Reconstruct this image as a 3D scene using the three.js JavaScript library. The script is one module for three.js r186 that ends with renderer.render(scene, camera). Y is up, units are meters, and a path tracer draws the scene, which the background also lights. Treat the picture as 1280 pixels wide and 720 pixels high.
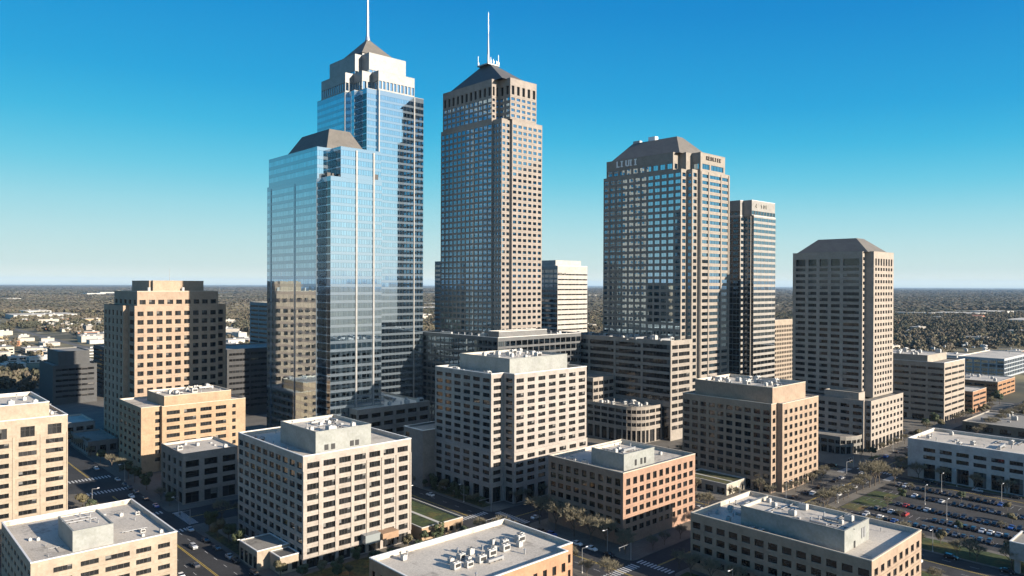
import * as THREE from 'three';
import { mergeGeometries } from 'three/addons/utils/BufferGeometryUtils.js';
import { RoundedBoxGeometry } from 'three/addons/geometries/RoundedBoxGeometry.js';
import { TextGeometry } from 'three/addons/geometries/TextGeometry.js';
import { FontLoader } from 'three/addons/loaders/FontLoader.js';

// ---------------------------------------------------------------- camera, sky, sun, exposure
const scene = new THREE.Scene();
const camera = new THREE.PerspectiveCamera(42.74, 16 / 9, 1, 90000);
camera.position.set(0, 100, 0);
camera.lookAt(0.6794 * 100, 100 - 0.478, -0.7337 * 100);
camera.rotateZ(0.215 * Math.PI / 180);
scene.add(camera);

const EXPOSURE = 2.35;
const C3 = (r, g, b) => new THREE.Color().setRGB(r, g, b);
const lin = c => c <= 0.04045 ? c / 12.92 : Math.pow((c + 0.055) / 1.055, 2.4);
const SUN = new THREE.Vector3(0.25, 0, 0.97).normalize().multiplyScalar(Math.cos(17.6 * Math.PI / 180)).setY(Math.sin(17.6 * Math.PI / 180));
{
  const W = 512, Hh = 1024, data = new Float32Array(W * Hh * 4);
  // clear air seen from above a city: pale at the horizon, deepening with height (elevation in degrees, sRGB)
  const stops = [[-90, 168, 196, 200], [-0.5, 262, 262, 232], [0, 262, 262, 232], [0.5, 238, 246, 228], [1.2, 212, 231, 225], [3.5, 185, 225, 229], [5.5, 156, 217, 230], [8, 110, 203, 229], [11, 67, 184, 225], [14, 44, 166, 220], [21, 25, 140, 209], [32, 20, 122, 194], [50, 19, 104, 174], [90, 18, 90, 156]];
  for (let j = 0; j < Hh; j++) {
    const el = ((j + 0.5) / Hh - 0.5) * 180;
    for (let i = 0; i < W; i++) {
      const o = (j * W + i) * 4, lon = ((i + 0.5) / W - 0.5) * 2 * Math.PI, e = el * Math.PI / 180;
      const cosS = Math.cos(e) * Math.cos(lon) * SUN.x + Math.sin(e) * SUN.y + Math.cos(e) * Math.sin(lon) * SUN.z, ang = Math.acos(Math.min(1, Math.max(-1, cosS)));
      const ee = el > 0 ? Math.min(90, el * (0.94 + 0.2 * Math.exp(-(((ang - 1.4) / 0.55) ** 2)))) : el;          // clear air is deepest at a right angle to the sun
      let k = 0; while (k < stops.length - 2 && ee > stops[k + 1][0]) k++;
      const t = Math.min(1, Math.max(0, (ee - stops[k][0]) / (stops[k + 1][0] - stops[k][0])));
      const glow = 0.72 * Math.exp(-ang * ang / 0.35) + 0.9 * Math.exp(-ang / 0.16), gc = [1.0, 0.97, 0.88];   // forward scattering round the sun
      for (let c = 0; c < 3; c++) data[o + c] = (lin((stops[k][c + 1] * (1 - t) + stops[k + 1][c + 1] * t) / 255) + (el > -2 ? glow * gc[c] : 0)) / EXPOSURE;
      data[o + 3] = 1;
    }
  }
  const sky = new THREE.DataTexture(data, W, Hh, THREE.RGBAFormat, THREE.FloatType);
  sky.mapping = THREE.EquirectangularReflectionMapping; sky.magFilter = sky.minFilter = THREE.LinearFilter; sky.needsUpdate = true;
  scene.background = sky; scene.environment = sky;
}
const sun = new THREE.DirectionalLight(new THREE.Color(1, 0.88, 0.735), 5);
sun.position.copy(SUN).multiplyScalar(900).add(new THREE.Vector3(300, 0, -250));
sun.target.position.set(300, 0, -250); scene.add(sun, sun.target);
sun.castShadow = true; sun.shadow.mapSize.set(4096, 4096);
Object.assign(sun.shadow.camera, { left: -600, right: 600, top: 500, bottom: -500, near: 1, far: 2400 });
const renderer = new THREE.WebGLRenderer({ antialias: true });
renderer.setSize(1024, 576);
renderer.shadowMap.enabled = true;
renderer.toneMapping = THREE.LinearToneMapping;
renderer.toneMappingExposure = EXPOSURE;
scene.fog = new THREE.FogExp2(C3(0.45, 0.70, 1.0), 0.000018);

// ---------------------------------------------------------------- random numbers, noise, textures
function rngOf(seed) { let s = seed >>> 0; return () => { s = (s + 0x6D2B79F5) | 0; let t = Math.imul(s ^ s >>> 15, 1 | s); t = t + Math.imul(t ^ t >>> 7, 61 | t) ^ t; return ((t ^ t >>> 14) >>> 0) / 4294967296; }; }
const rnd = rngOf(11);
function noiseField(n, cells, seed) {          // tiling value noise, n x n
  const r = rngOf(seed), g = new Float32Array(cells * cells).map(() => r()), o = new Float32Array(n * n), k = cells / n;
  for (let y = 0; y < n; y++) { const fy = y * k, y0 = Math.floor(fy), ty = fy - y0, sy = ty * ty * (3 - 2 * ty), ya = (y0 % cells) * cells, yb = ((y0 + 1) % cells) * cells;
    for (let x = 0; x < n; x++) { const fx = x * k, x0 = Math.floor(fx), tx = fx - x0, sx = tx * tx * (3 - 2 * tx), xa = x0 % cells, xb = (x0 + 1) % cells;
      o[y * n + x] = (g[ya + xa] * (1 - sx) + g[ya + xb] * sx) * (1 - sy) + (g[yb + xa] * (1 - sx) + g[yb + xb] * sx) * sy; } }
  return o;
}
function makeTex(n, fn, size, srgb = true) {     // fn(x, y, index) -> [r,g,b] 0..1
  const d = new Uint8Array(n * n * 4);
  for (let y = 0, i = 0; y < n; y++) for (let x = 0; x < n; x++, i++) { const c = fn(x, y, i); for (let k = 0; k < 3; k++) d[i * 4 + k] = Math.max(0, Math.min(255, c[k] * 255)); d[i * 4 + 3] = 255; }
  const t = new THREE.DataTexture(d, n, n); t.wrapS = t.wrapT = THREE.RepeatWrapping; t.magFilter = THREE.LinearFilter; t.minFilter = THREE.LinearMipmapLinearFilter; t.generateMipmaps = true;
  if (srgb) t.colorSpace = THREE.SRGBColorSpace; t.repeat.set(1 / size, 1 / size); t.needsUpdate = true; return t;
}
const nA = noiseField(512, 8, 1), nB = noiseField(512, 32, 2), nC = noiseField(512, 128, 3), nD = noiseField(512, 256, 4), nE = noiseField(512, 4, 5);
const texConcrete = makeTex(512, (x, y, i) => {   // cast panels: soft mottling, grain, faint vertical run-off stains
  const st = nC[(x & 511) + 512 * ((y >> 4) & 511)];
  const v = 0.865 + 0.085 * (nA[i] - 0.5) + 0.07 * (nB[i] - 0.5) + 0.10 * (nD[i] - 0.5) - (st > 0.8 ? (st - 0.8) * 0.22 : 0);
  return [v, v * (0.992 + 0.012 * nE[i]), v * (0.98 + 0.02 * nB[i])];
}, 22);
const texRoof = makeTex(512, (x, y, i) => {       // roofing membrane: sheets with lapped seams, dirt and ponding stains
  const seam = (x % 32 < 1) || ((y + ((x >> 5) * 97) % 512) % 170 < 1) ? -0.07 : 0;
  const sheet = 0.05 * (nB[(x >> 5) * 5 % 512] - 0.5), pond = nA[i] * 0.6 + nB[i] * 0.4;
  const st = pond > 0.64 ? (pond - 0.64) * 0.55 : 0, sp = nD[i] > 0.9 ? -0.14 : 0;
  const v = 0.84 + seam + sheet + 0.12 * (nC[i] - 0.5) + 0.08 * (nE[i] - 0.5) - st + sp;
  return [v, v * 0.985, v * 0.955];
}, 36);
const texAsphalt = makeTex(512, (x, y, i) => {
  const crack = Math.abs(nB[i] - 0.5) < 0.012 ? -0.12 : 0, patch = nA[i] > 0.66 ? -0.07 : 0;
  const v = 0.74 + 0.22 * (nD[i] - 0.5) + 0.16 * (nC[i] - 0.5) + 0.14 * (nE[i] - 0.5) + crack + patch;
  return [v, v, v * 1.01];
}, 40);
const texPave = makeTex(512, (x, y, i) => {
  const j = (x % 16 === 0 || y % 16 === 0) ? -0.10 : 0, slab = 0.08 * (nD[((x >> 4) * 7 + (y >> 4) * 512 * 9) % 262144] - 0.5);
  const v = 0.80 + j + slab + 0.10 * (nC[i] - 0.5) + 0.14 * (nA[i] - 0.5); return [v, v * 0.98, v * 0.94];
}, 48);
const texGrass = makeTex(512, (x, y, i) => {
  const v = 0.62 + 0.4 * (nD[i] - 0.5) + 0.3 * (nB[i] - 0.5) + 0.2 * (nA[i] - 0.5); const dry = Math.max(0, nA[i] - 0.55);
  return [v * (0.95 + dry), v, v * 0.8];
}, 30);
const texLand = makeTex(1024, (x, y) => {          // country seen from afar: woods, fields, roofs and yards too small to tell apart
  const s = (f, a, k) => f[((x * k + a) & 511) + 512 * ((y * k + a * 3) & 511)];
  const w = s(nB, 17, 1) * 0.5 + s(nC, 71, 1) * 0.3 + s(nA, 9, 1) * 0.2; let c = [0.30, 0.295, 0.215];
  const g = s(nC, 33, 2); c = c.map((q, k) => q * (0.72 + 0.55 * g) * (k === 1 ? 1 + 0.08 * (w - 0.5) : 1));
  if (w > 0.60) c = [0.50, 0.46, 0.33].map(q => q * (0.85 + 0.3 * g));
  if (s(nD, 5, 1) > 0.88 && s(nB, 50, 1) > 0.55) c = [0.72, 0.69, 0.62];
  return c;
}, 9000);

const M = {};
const C = (r, g, b) => new THREE.Color().setRGB(r, g, b);
const std = (r, g, b, rough = 0.85, extra = {}) => new THREE.MeshStandardMaterial({ color: C(r, g, b), roughness: rough, ...extra });
const conc = (r, g, b, rough = 0.82) => std(r * 0.9, g * 0.9, b * 0.9, rough, { map: texConcrete, bumpMap: texConcrete, bumpScale: 0.02 });
M.roofWhite = std(0.66, 0.615, 0.555, 0.8, { map: texRoof });
M.roofGrey = std(0.31, 0.30, 0.28, 0.9, { map: texRoof });
M.roofDark = std(0.13, 0.13, 0.13, 0.9, { map: texRoof });
M.coping = std(0.60, 0.58, 0.55, 0.55);
M.copingTan = std(0.45, 0.39, 0.31, 0.6);
M.slate = std(0.11, 0.108, 0.105, 0.6, { map: texConcrete });
M.slateWarm = std(0.17, 0.155, 0.135, 0.7, { map: texConcrete });
M.asphalt = std(0.046, 0.047, 0.05, 0.92, { map: texAsphalt });
M.lot = std(0.052, 0.050, 0.047, 0.92, { map: texAsphalt });
M.pave = std(0.185, 0.175, 0.16, 0.9, { map: texPave });
M.kerb = std(0.40, 0.385, 0.35, 0.85);
M.grass = std(0.085, 0.125, 0.026, 0.95, { map: texGrass });
M.grassDry = std(0.19, 0.17, 0.07, 0.95, { map: texGrass });
M.land = std(0.62, 0.62, 0.62, 1, { map: texLand });
M.paintWhite = std(0.46, 0.46, 0.45, 0.7);
M.paintYellow = std(0.60, 0.42, 0.06, 0.7);
M.metal = std(0.55, 0.56, 0.57, 0.35, { metalness: 0.85 });
M.galv = std(0.30, 0.305, 0.31, 0.5, { metalness: 0.5 });
M.unit = std(0.35, 0.345, 0.33, 0.6);
M.black = std(0.02, 0.02, 0.02, 0.6);
M.white = std(0.75, 0.75, 0.74, 0.5);
M.glassDark = new THREE.MeshPhysicalMaterial({ vertexColors: true, color: 0xffffff, roughness: 0.05, ior: 1.6 });
M.glassBlue = new THREE.MeshPhysicalMaterial({ vertexColors: true, color: C(0.52, 0.66, 0.76), roughness: 0.02, metalness: 1 });
M.glassGrey = new THREE.MeshPhysicalMaterial({ vertexColors: true, color: C(0.47, 0.55, 0.61), roughness: 0.03, metalness: 1 });
M.glassSteel = new THREE.MeshPhysicalMaterial({ vertexColors: true, color: C(0.38, 0.52, 0.63), roughness: 0.03, metalness: 1 });
M.glassBronze = new THREE.MeshPhysicalMaterial({ vertexColors: true, color: C(0.34, 0.36, 0.38), roughness: 0.03, metalness: 1 });
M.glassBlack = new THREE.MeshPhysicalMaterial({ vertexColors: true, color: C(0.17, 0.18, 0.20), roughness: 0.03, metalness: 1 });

// ---------------------------------------------------------------- geometry and scene helpers
class GB {                                         // quads collected into one geometry, uv in metres
  constructor() { this.p = []; this.u = []; this.i = []; }
  quad(a, b, c, d, ua, ub, uc, ud) { const n = this.p.length / 3; this.p.push(...a, ...b, ...c, ...d); this.u.push(...ua, ...ub, ...uc, ...ud); this.i.push(n, n + 1, n + 2, n, n + 2, n + 3); }
  tri(a, b, c) { const n = this.p.length / 3; this.p.push(...a, ...b, ...c); this.u.push(a[0], a[2], b[0], b[2], c[0], c[2]); this.i.push(n, n + 1, n + 2); }
  face(a, b, c, d) {                               // planar quad with automatic uv
    const e = Math.hypot(b[0] - a[0], b[1] - a[1], b[2] - a[2]), g = Math.hypot(d[0] - a[0], d[1] - a[1], d[2] - a[2]), o = (a[0] + a[2]) * 0.37;
    this.quad(a, b, c, d, [o, a[1]], [o + e, a[1]], [o + e, a[1] + g], [o, a[1] + g]);
  }
  top(x0, x1, z0, z1, y) { this.quad([x0, y, z1], [x1, y, z1], [x1, y, z0], [x0, y, z0], [x0, z1], [x1, z1], [x1, z0], [x0, z0]); }
  box(x0, x1, y0, y1, z0, z1, bottom = true) {
    this.face([x0, y0, z1], [x1, y0, z1], [x1, y1, z1], [x0, y1, z1]); this.face([x1, y0, z1], [x1, y0, z0], [x1, y1, z0], [x1, y1, z1]);
    this.face([x1, y0, z0], [x0, y0, z0], [x0, y1, z0], [x1, y1, z0]); this.face([x0, y0, z0], [x0, y0, z1], [x0, y1, z1], [x0, y1, z0]);
    this.top(x0, x1, z0, z1, y1); if (bottom) this.quad([x0, y0, z0], [x1, y0, z0], [x1, y0, z1], [x0, y0, z1], [x0, z0], [x1, z0], [x1, z1], [x0, z1]);
    return this;
  }
  geo(ox = 0, oz = 0) {
    const g = new THREE.BufferGeometry(), p = new Float32Array(this.p);
    for (let k = 0; k < p.length; k += 3) { p[k] -= ox; p[k + 2] -= oz; }
    g.setAttribute('position', new THREE.BufferAttribute(p, 3)); g.setAttribute('uv', new THREE.BufferAttribute(new Float32Array(this.u), 2)); g.setIndex(this.i); g.computeVertexNormals(); return g;
  }
}
const taken = {};
function numbered(n) { const k = taken[n] = (taken[n] ?? -1) + 1; return k ? n + '_' + String(k).padStart(3, '0') : n; }
function mesh(name, g, m, parent) { const o = new THREE.Mesh(g, m); o.castShadow = o.receiveShadow = true; o.name = name; parent.add(o); return o; }
function struct(name, g, m) { const o = mesh(numbered(name), g, m, scene); o.userData.kind = 'structure'; return o; }
function thing(name, label, category, x, y, z, turn = 0, group) { const o = new THREE.Group(); o.name = numbered(name); o.position.set(x, y, z); o.rotation.y = turn; o.userData = { label, category }; if (group) o.userData.group = group; scene.add(o); return o; }
function copyOf(root, label, x, y, z, turn = 0, group, s = 1) { const r = root.clone(); r.name = numbered(root.userData.base || root.name.replace(/_\d\d\d$/, '')); r.position.set(x, y, z); r.rotation.y = turn; r.scale.setScalar(s); r.userData = { label, category: root.userData.category }; if (group) r.userData.group = group; scene.add(r); return r; }

// window units, 1 x 1, facing +z: glass panes with blinds or bare glass, frame bars standing proud
function windowGeo(panes, transom, variant, tint) {
  const r = rngOf(100 + variant * 17 + panes * 3 + (transom ? 7 : 0)), pos = [], col = [], idx = [];
  const add = (x0, x1, y0, y1, z, c) => { const n = pos.length / 3; pos.push(x0, y0, z, x1, y0, z, x1, y1, z, x0, y1, z); for (let k = 0; k < 4; k++) col.push(...c); idx.push(n, n + 1, n + 2, n, n + 2, n + 3); };
  const side = (x0, x1, y0, y1, z, c) => {          // bar: front and four edges
    add(x0, x1, y0, y1, z, c); const n = pos.length / 3;
    pos.push(x0, y0, 0, x0, y0, z, x0, y1, z, x0, y1, 0, x1, y0, z, x1, y0, 0, x1, y1, 0, x1, y1, z); for (let k = 0; k < 8; k++) col.push(...c); idx.push(n, n + 1, n + 2, n, n + 2, n + 3, n + 4, n + 5, n + 6, n + 4, n + 6, n + 7); };
  const pw = 1 / panes, bar = Math.min(0.04, 0.12 / panes);
  for (let p = 0; p < panes; p++) {
    const k = r(), g = tint === 'mirror' ? 0.86 + 0.14 * r() : (0.008 + 0.026 * r() * r()); const glass = tint === 'mirror' ? [g, g, g] : [g * 0.95, g, g * 1.06];
    const drop = tint === 'mirror' ? 0 : (variant === 0 ? 0 : k < 0.13 ? 0.2 + 0.5 * r() : k < 0.16 ? 1 : 0), b = 0.05 + 0.10 * r();
    if (drop < 1) add(p * pw - 0.5, (p + 1) * pw - 0.5, -0.5, 0.5 - drop, 0, glass);
    if (drop > 0) add(p * pw - 0.5, (p + 1) * pw - 0.5, 0.5 - drop, 0.5, 0, [b, b * 0.97, b * 0.92]);
  }
  const f = tint === 'mirror' ? [0.52, 0.52, 0.52] : [0.045, 0.042, 0.04], z = 0.06;
  side(-0.5, 0.5, -0.5, -0.46, z, f); side(-0.5, 0.5, 0.46, 0.5, z, f);
  for (let p = 0; p <= panes; p++) { const x = p * pw - 0.5; side(Math.max(-0.5, x - bar / 2), Math.min(0.5, x + bar / 2), -0.46, 0.46, z * 0.98, f); }
  if (transom) side(-0.5, 0.5, 0.14, 0.17, z * 0.95, f);
  const g = new THREE.BufferGeometry(); g.setAttribute('position', new THREE.Float32BufferAttribute(pos, 3)); g.setAttribute('color', new THREE.Float32BufferAttribute(col, 3)); g.setIndex(idx); g.computeVertexNormals(); return g;
}
const winCache = {};
function winGeo(panes, transom, variant, tint) { const k = [panes, transom, variant, tint].join(); return winCache[k] ??= windowGeo(panes, transom, variant, tint); }

// facade styles: rows of openings for a wall of length L from y0 to y1
function G(o) {
  return { ...o, rows(L, y0, y1) {
    const rows = [], m = o.m ?? 0;
    const cols = (n, ww) => { if (o.cols) return o.cols.map(([a, b]) => ({ s: L * a, w: L * (b - a) })); const nb = Math.max(1, n ?? o.n ?? Math.round((L - 2 * m) / o.bay)), p = (L - 2 * m) / nb, w = (ww ?? o.ww) * p; return Array.from({ length: nb }, (_, k) => ({ s: m + p * k + (p - w) / 2, w })); };
    let y = y0 + (o.base ?? 0); const end = y1 - (o.top ?? 1.5);
    if (o.g) { rows.push({ y: y0 + (o.gs ?? 0.3), h: o.g - (o.gl ?? 1.1), cols: cols(o.gn, o.gw ?? 0.72), panes: o.gp ?? 2, r: 0.7, t: true }); y = y0 + o.g; }
    const tr = o.topRow, stop = end - (tr ? tr.fh : 0); const nf = Math.max(0, Math.round((stop - y) / o.fh)), fh = nf ? (stop - y) / nf : 0, k = fh / o.fh;
    for (let q = 0; q < nf; q++) rows.push({ y: y + fh * q + o.sill * k, h: o.wh * k, cols: cols(), panes: o.panes ?? 2, r: o.r ?? 0.3 });
    if (tr) rows.push({ y: stop + tr.sill, h: tr.wh, cols: cols(tr.n, tr.ww), panes: tr.panes ?? o.panes ?? 2, r: tr.r ?? 0.4, t: tr.t, dark: tr.dark });
    return rows;
  } };
}
const camPos = camera.position;
class Building {
  constructor(name, label, category, x, z, o = {}) { this.x = x; this.z = z; this.o = thing(name, label, category, x, 0, z, 0, o.group); this.wins = []; this.mat = o.mat; this.glass = o.glass ?? M.glassDark; this.r = rngOf(Math.round(x * 7 + z * 13) + 5); this.max = o.max ?? 300; }
  part(name, gb, mat, parent) { return mesh(name, gb.geo ? gb.geo(this.x, this.z) : gb, mat, parent ?? this.o); }
  // rectilinear (or rounded) outline; pts run along the sunlit front first (+x), then back (-z)
  shaft(pts, y0, y1, styles, o = {}) {
    const gb = new GB(), n = pts.length;
    for (let e = 0; e < n; e++) {
      const a = pts[e], b = pts[(e + 1) % n], L = Math.hypot(b[0] - a[0], b[1] - a[1]), d = [(b[0] - a[0]) / L, (b[1] - a[1]) / L], nr = [-d[1], d[0]];
      const P = (s, y, q) => [a[0] + d[0] * s + nr[0] * q, y, a[1] + d[1] * s + nr[1] * q], U0 = e * 7.3;
      const Q = (s0, s1, ya, yb, q = 0) => { if (s1 - s0 > 1e-4 && yb - ya > 1e-4) gb.quad(P(s0, ya, q), P(s1, ya, q), P(s1, yb, q), P(s0, yb, q), [U0 + s0, ya], [U0 + s1, ya], [U0 + s1, yb], [U0 + s0, yb]); };
      const st = Array.isArray(styles) ? styles[e % styles.length] : styles; let cur = y0;
      if (st) {
        const face = nr[0] * (camPos.x - a[0]) + nr[1] * (camPos.z - a[1]);
        for (const w of st.rows(L, y0, y1)) {
          const mid = (cur + w.y) / 2, jo = 0.055;
          if (st.r > 0.2 && w.y - cur > 0.9) { Q(0, L, cur, mid - jo); Q(0, L, mid - jo, mid + jo, -0.12); gb.face(P(0, mid - jo, 0), P(L, mid - jo, 0), P(L, mid - jo, -0.12), P(0, mid - jo, -0.12)); gb.face(P(0, mid + jo, -0.12), P(L, mid + jo, -0.12), P(L, mid + jo, 0), P(0, mid + jo, 0)); Q(0, L, mid + jo, w.y); } else Q(0, L, cur, w.y);
          let s = 0;
          for (const c of w.cols) {
            Q(s, c.s, w.y, w.y + w.h); s = c.s + c.w; const t = w.y + w.h, r = -w.r;
            gb.face(P(c.s, w.y, 0), P(s, w.y, 0), P(s, w.y, r), P(c.s, w.y, r)); gb.face(P(c.s, t, r), P(s, t, r), P(s, t, 0), P(c.s, t, 0));
            gb.face(P(c.s, w.y, r), P(c.s, t, r), P(c.s, t, 0), P(c.s, w.y, 0)); gb.face(P(s, w.y, 0), P(s, t, 0), P(s, t, r), P(s, w.y, r));
            const ctr = P(c.s + c.w / 2, w.y + w.h / 2, r), dist = Math.hypot(ctr[0], ctr[1] - 100, ctr[2]);
            const vis = face > 0, px = vis ? (c.w * w.h) * face / Math.hypot(camPos.x - ctr[0], camPos.z - ctr[2]) / (dist * dist) : 0;
            this.wins.push({ p: ctr, turn: Math.atan2(nr[0], nr[1]), w: c.w, h: w.h, panes: w.panes, t: !!w.t, px: px * (o.hidden?.(ctr) ? 0.001 : 1), vis, mat: w.dark ? M.glassDark : st.glass ?? this.glass });
          }
          Q(s, L, w.y, w.y + w.h); cur = w.y + w.h;
        }
      }
      Q(0, L, cur, y1);
    }
    this.part(o.name ?? 'wall', gb, o.mat ?? this.mat);
    if (o.roof !== false) this.cap(pts, y1, o);
    return this;
  }
  offset(pts, t) {                                  // inward offset of the outline
    const n = pts.length, out = [];
    for (let e = 0; e < n; e++) {
      const p = pts[(e + n - 1) % n], q = pts[e], s = pts[(e + 1) % n];
      const d1 = [q[0] - p[0], q[1] - p[1]], d2 = [s[0] - q[0], s[1] - q[1]], l1 = Math.hypot(...d1), l2 = Math.hypot(...d2);
      const n1 = [d1[1] / l1, -d1[0] / l1], n2 = [d2[1] / l2, -d2[0] / l2], k = 1 + n1[0] * n2[0] + n1[1] * n2[1];
      out.push([q[0] + (n1[0] + n2[0]) * t / k, q[1] + (n1[1] + n2[1]) * t / k]);
    }
    return out;
  }
  flat(pts, y) { const gb = new GB(); for (const [a, b, c] of THREE.ShapeUtils.triangulateShape(pts.map(p => new THREE.Vector2(p[0], p[1])), [])) { const v = k => [pts[k][0], y, pts[k][1]]; const A = pts[a], B = pts[b], D = pts[c], s = (B[0] - A[0]) * (D[1] - A[1]) - (B[1] - A[1]) * (D[0] - A[0]); s > 0 ? gb.tri(v(a), v(c), v(b)) : gb.tri(v(a), v(b), v(c)); } return gb; }
  cap(pts, y, o = {}) {                             // roof surface inside a parapet with coping
    const h = o.parapet ?? 1.2, t = o.pt ?? 0.45, inn = this.offset(pts, t), out = this.offset(pts, -0.07), gc = new GB(), gp = new GB(), n = pts.length, c = 0.14;
    for (let e = 0; e < n; e++) {
      const f = (e + 1) % n, V = (q, yy) => [q[0], yy, q[1]];
      gc.face(V(out[e], y + c), V(out[f], y + c), V(inn[f], y + c), V(inn[e], y + c)); gc.face(V(out[e], y - c), V(out[f], y - c), V(out[f], y + c), V(out[e], y + c)); gc.face(V(inn[f], y - 0.02), V(inn[e], y - 0.02), V(inn[e], y + c), V(inn[f], y + c)); gc.face(V(out[f], y - c), V(out[e], y - c), V(pts[e], y - c), V(pts[f], y - c));
      if (h > 0) gp.face(V(inn[f], y - h), V(inn[e], y - h), V(inn[e], y - 0.02), V(inn[f], y - 0.02));
    }
    if (h > 0) this.part('parapet', gp, o.parapetMat ?? o.roofMat ?? M.roofWhite);
    this.part('coping', gc, o.coping ?? M.coping);
    this.part('roof', this.flat(inn, y - h), o.roofMat ?? M.roofWhite);
  }
  box(name, x0, x1, y0, y1, z0, z1, mat) { return this.part(name, new GB().box(x0, x1, y0, y1, z0, z1, false), mat ?? this.mat); }
  penthouse(x0, x1, y0, y1, z0, z1, mat, o = {}) { this.shaft([[x0, z1], [x1, z1], [x1, z0], [x0, z0]], y0, y1, o.style ?? null, { name: 'penthouse', mat, parapet: o.parapet ?? 0.6, roofMat: o.roofMat, coping: o.coping ?? mat }); }
  hip(name, b, t, y0, y1, mat) {                    // frustum or hipped roof: base rect, top rect [x0,x1,z0,z1]
    const gb = new GB(), B = [[b[0], y0, b[3]], [b[1], y0, b[3]], [b[1], y0, b[2]], [b[0], y0, b[2]]], T = [[t[0], y1, t[3]], [t[1], y1, t[3]], [t[1], y1, t[2]], [t[0], y1, t[2]]];
    for (let e = 0; e < 4; e++) gb.face(B[e], B[(e + 1) % 4], T[(e + 1) % 4], T[e]); gb.top(t[0], t[1], t[2], t[3], y1); return this.part(name, gb, mat);
  }
  pilasters(x0, x1, z, y0, y1, n, w = 0.9, o = 0.3) { for (let k = 0; k <= n; k++) { const c = x0 + (x1 - x0) * k / n; this.box('pilaster', Math.max(x0, c - w / 2), Math.min(x1, c + w / 2), y0, y1, z + 0.003, z + o); } }
  finish() {
    const W = this.wins.sort((a, b) => b.px - a.px), rest = new Map(); let k = 0;
    for (const w of W) {
      const mirror = w.mat !== M.glassDark, g = winGeo(w.panes, w.t, Math.floor(this.r() * 6), mirror ? 'mirror' : 'clear');
      if (w.vis && w.px > 0 && k < this.max) { const m = mesh('window', g, w.mat, this.o); m.position.set(w.p[0] - this.x, w.p[1], w.p[2] - this.z); m.rotation.set(mirror ? (this.r() - 0.5) * 0.006 : 0, w.turn + (mirror ? (this.r() - 0.5) * 0.005 : 0), 0, 'YXZ'); m.scale.set(w.w, w.h, 1); k++; }
      else { const q = g.clone(); q.applyMatrix4(new THREE.Matrix4().compose(new THREE.Vector3(w.p[0] - this.x, w.p[1], w.p[2] - this.z), new THREE.Quaternion().setFromEuler(new THREE.Euler(mirror ? (this.r() - 0.5) * 0.006 : 0, w.turn + (mirror ? (this.r() - 0.5) * 0.005 : 0), 0, 'YXZ')), new THREE.Vector3(w.w, w.h, 1))); if (!rest.has(w.mat)) rest.set(w.mat, []); rest.get(w.mat).push(q); }
    }
    for (const [m, list] of rest) { const o = mesh('small_windows', mergeGeometries(list), m, this.o); o.userData.kind = 'stuff'; }
    return this;
  }
}
const rect = (x0, x1, z0, z1) => [[x0, z1], [x1, z1], [x1, z0], [x0, z0]];                     // edges: front (sunlit), east, rear, west
const notched = (x0, xb, x1, z0, za, zf) => [[x0, za], [xb, za], [xb, zf], [x1, zf], [x1, z0], [x0, z0]];   // edges: corner strip, notch side, front, east, rear, west

// ---------------------------------------------------------------- ground, roads, pavements
{
  const g = new THREE.PlaneGeometry(84000, 84000, 1, 1).rotateX(-Math.PI / 2), uv = g.attributes.uv; for (let k = 0; k < 4; k++) uv.setXY(k, uv.getX(k) * 84000, uv.getY(k) * 84000);
  struct('ground', g, M.land);
  const rd = new GB(); rd.top(-260, 745, -790, 60, 0.006); rd.top(745, 1400, -168, -150, 0.006); struct('road', rd.geo(), M.asphalt);
}
function block(x0, x1, z0, z1, mat = M.pave, name = 'pavement', y = 0.15, r = 4) {
  const s = new THREE.Shape(); s.moveTo(x0 + r, z0); s.lineTo(x1 - r, z0); s.quadraticCurveTo(x1, z0, x1, z0 + r); s.lineTo(x1, z1 - r); s.quadraticCurveTo(x1, z1, x1 - r, z1); s.lineTo(x0 + r, z1); s.quadraticCurveTo(x0, z1, x0, z1 - r); s.lineTo(x0, z0 + r); s.quadraticCurveTo(x0, z0, x0 + r, z0);
  const g = new THREE.ExtrudeGeometry(s, { depth: y, bevelEnabled: false, curveSegments: 6 }).rotateX(Math.PI / 2).translate(0, y, 0);
  return struct(name, g, mat);
}
const blocks = [[-250, 86, -310, -60], [-250, 86, -396, -338], [-250, 86, -540, -416], [108, 192, -312, -40], [108, 283, -540, -336], [212, 283, -148, -40], [212, 283, -220, -165], [212, 283, -312, -242],
  [303, 397, -148, -40], [303, 397, -226, -165], [303, 410.9, -540, -244], [283.1, 302.9, -540, -340], [411.1, 530, -148, -40], [411.1, 530, -540, -168], [546, 740, -540, -168], [546, 740, -150, -40], [-250, 86, -680, -556], [108, 290, -780, -556], [308, 530, -680, -556]];
for (const b of blocks) block(...b);
function lawn(x0, x1, z0, z1, mat = M.grass, y = 0.02) { const s = new GB(); s.box(x0, x1, 0.1, 0.15 + y, z0, z1, false); struct('lawn', s.geo(), mat); }

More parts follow.
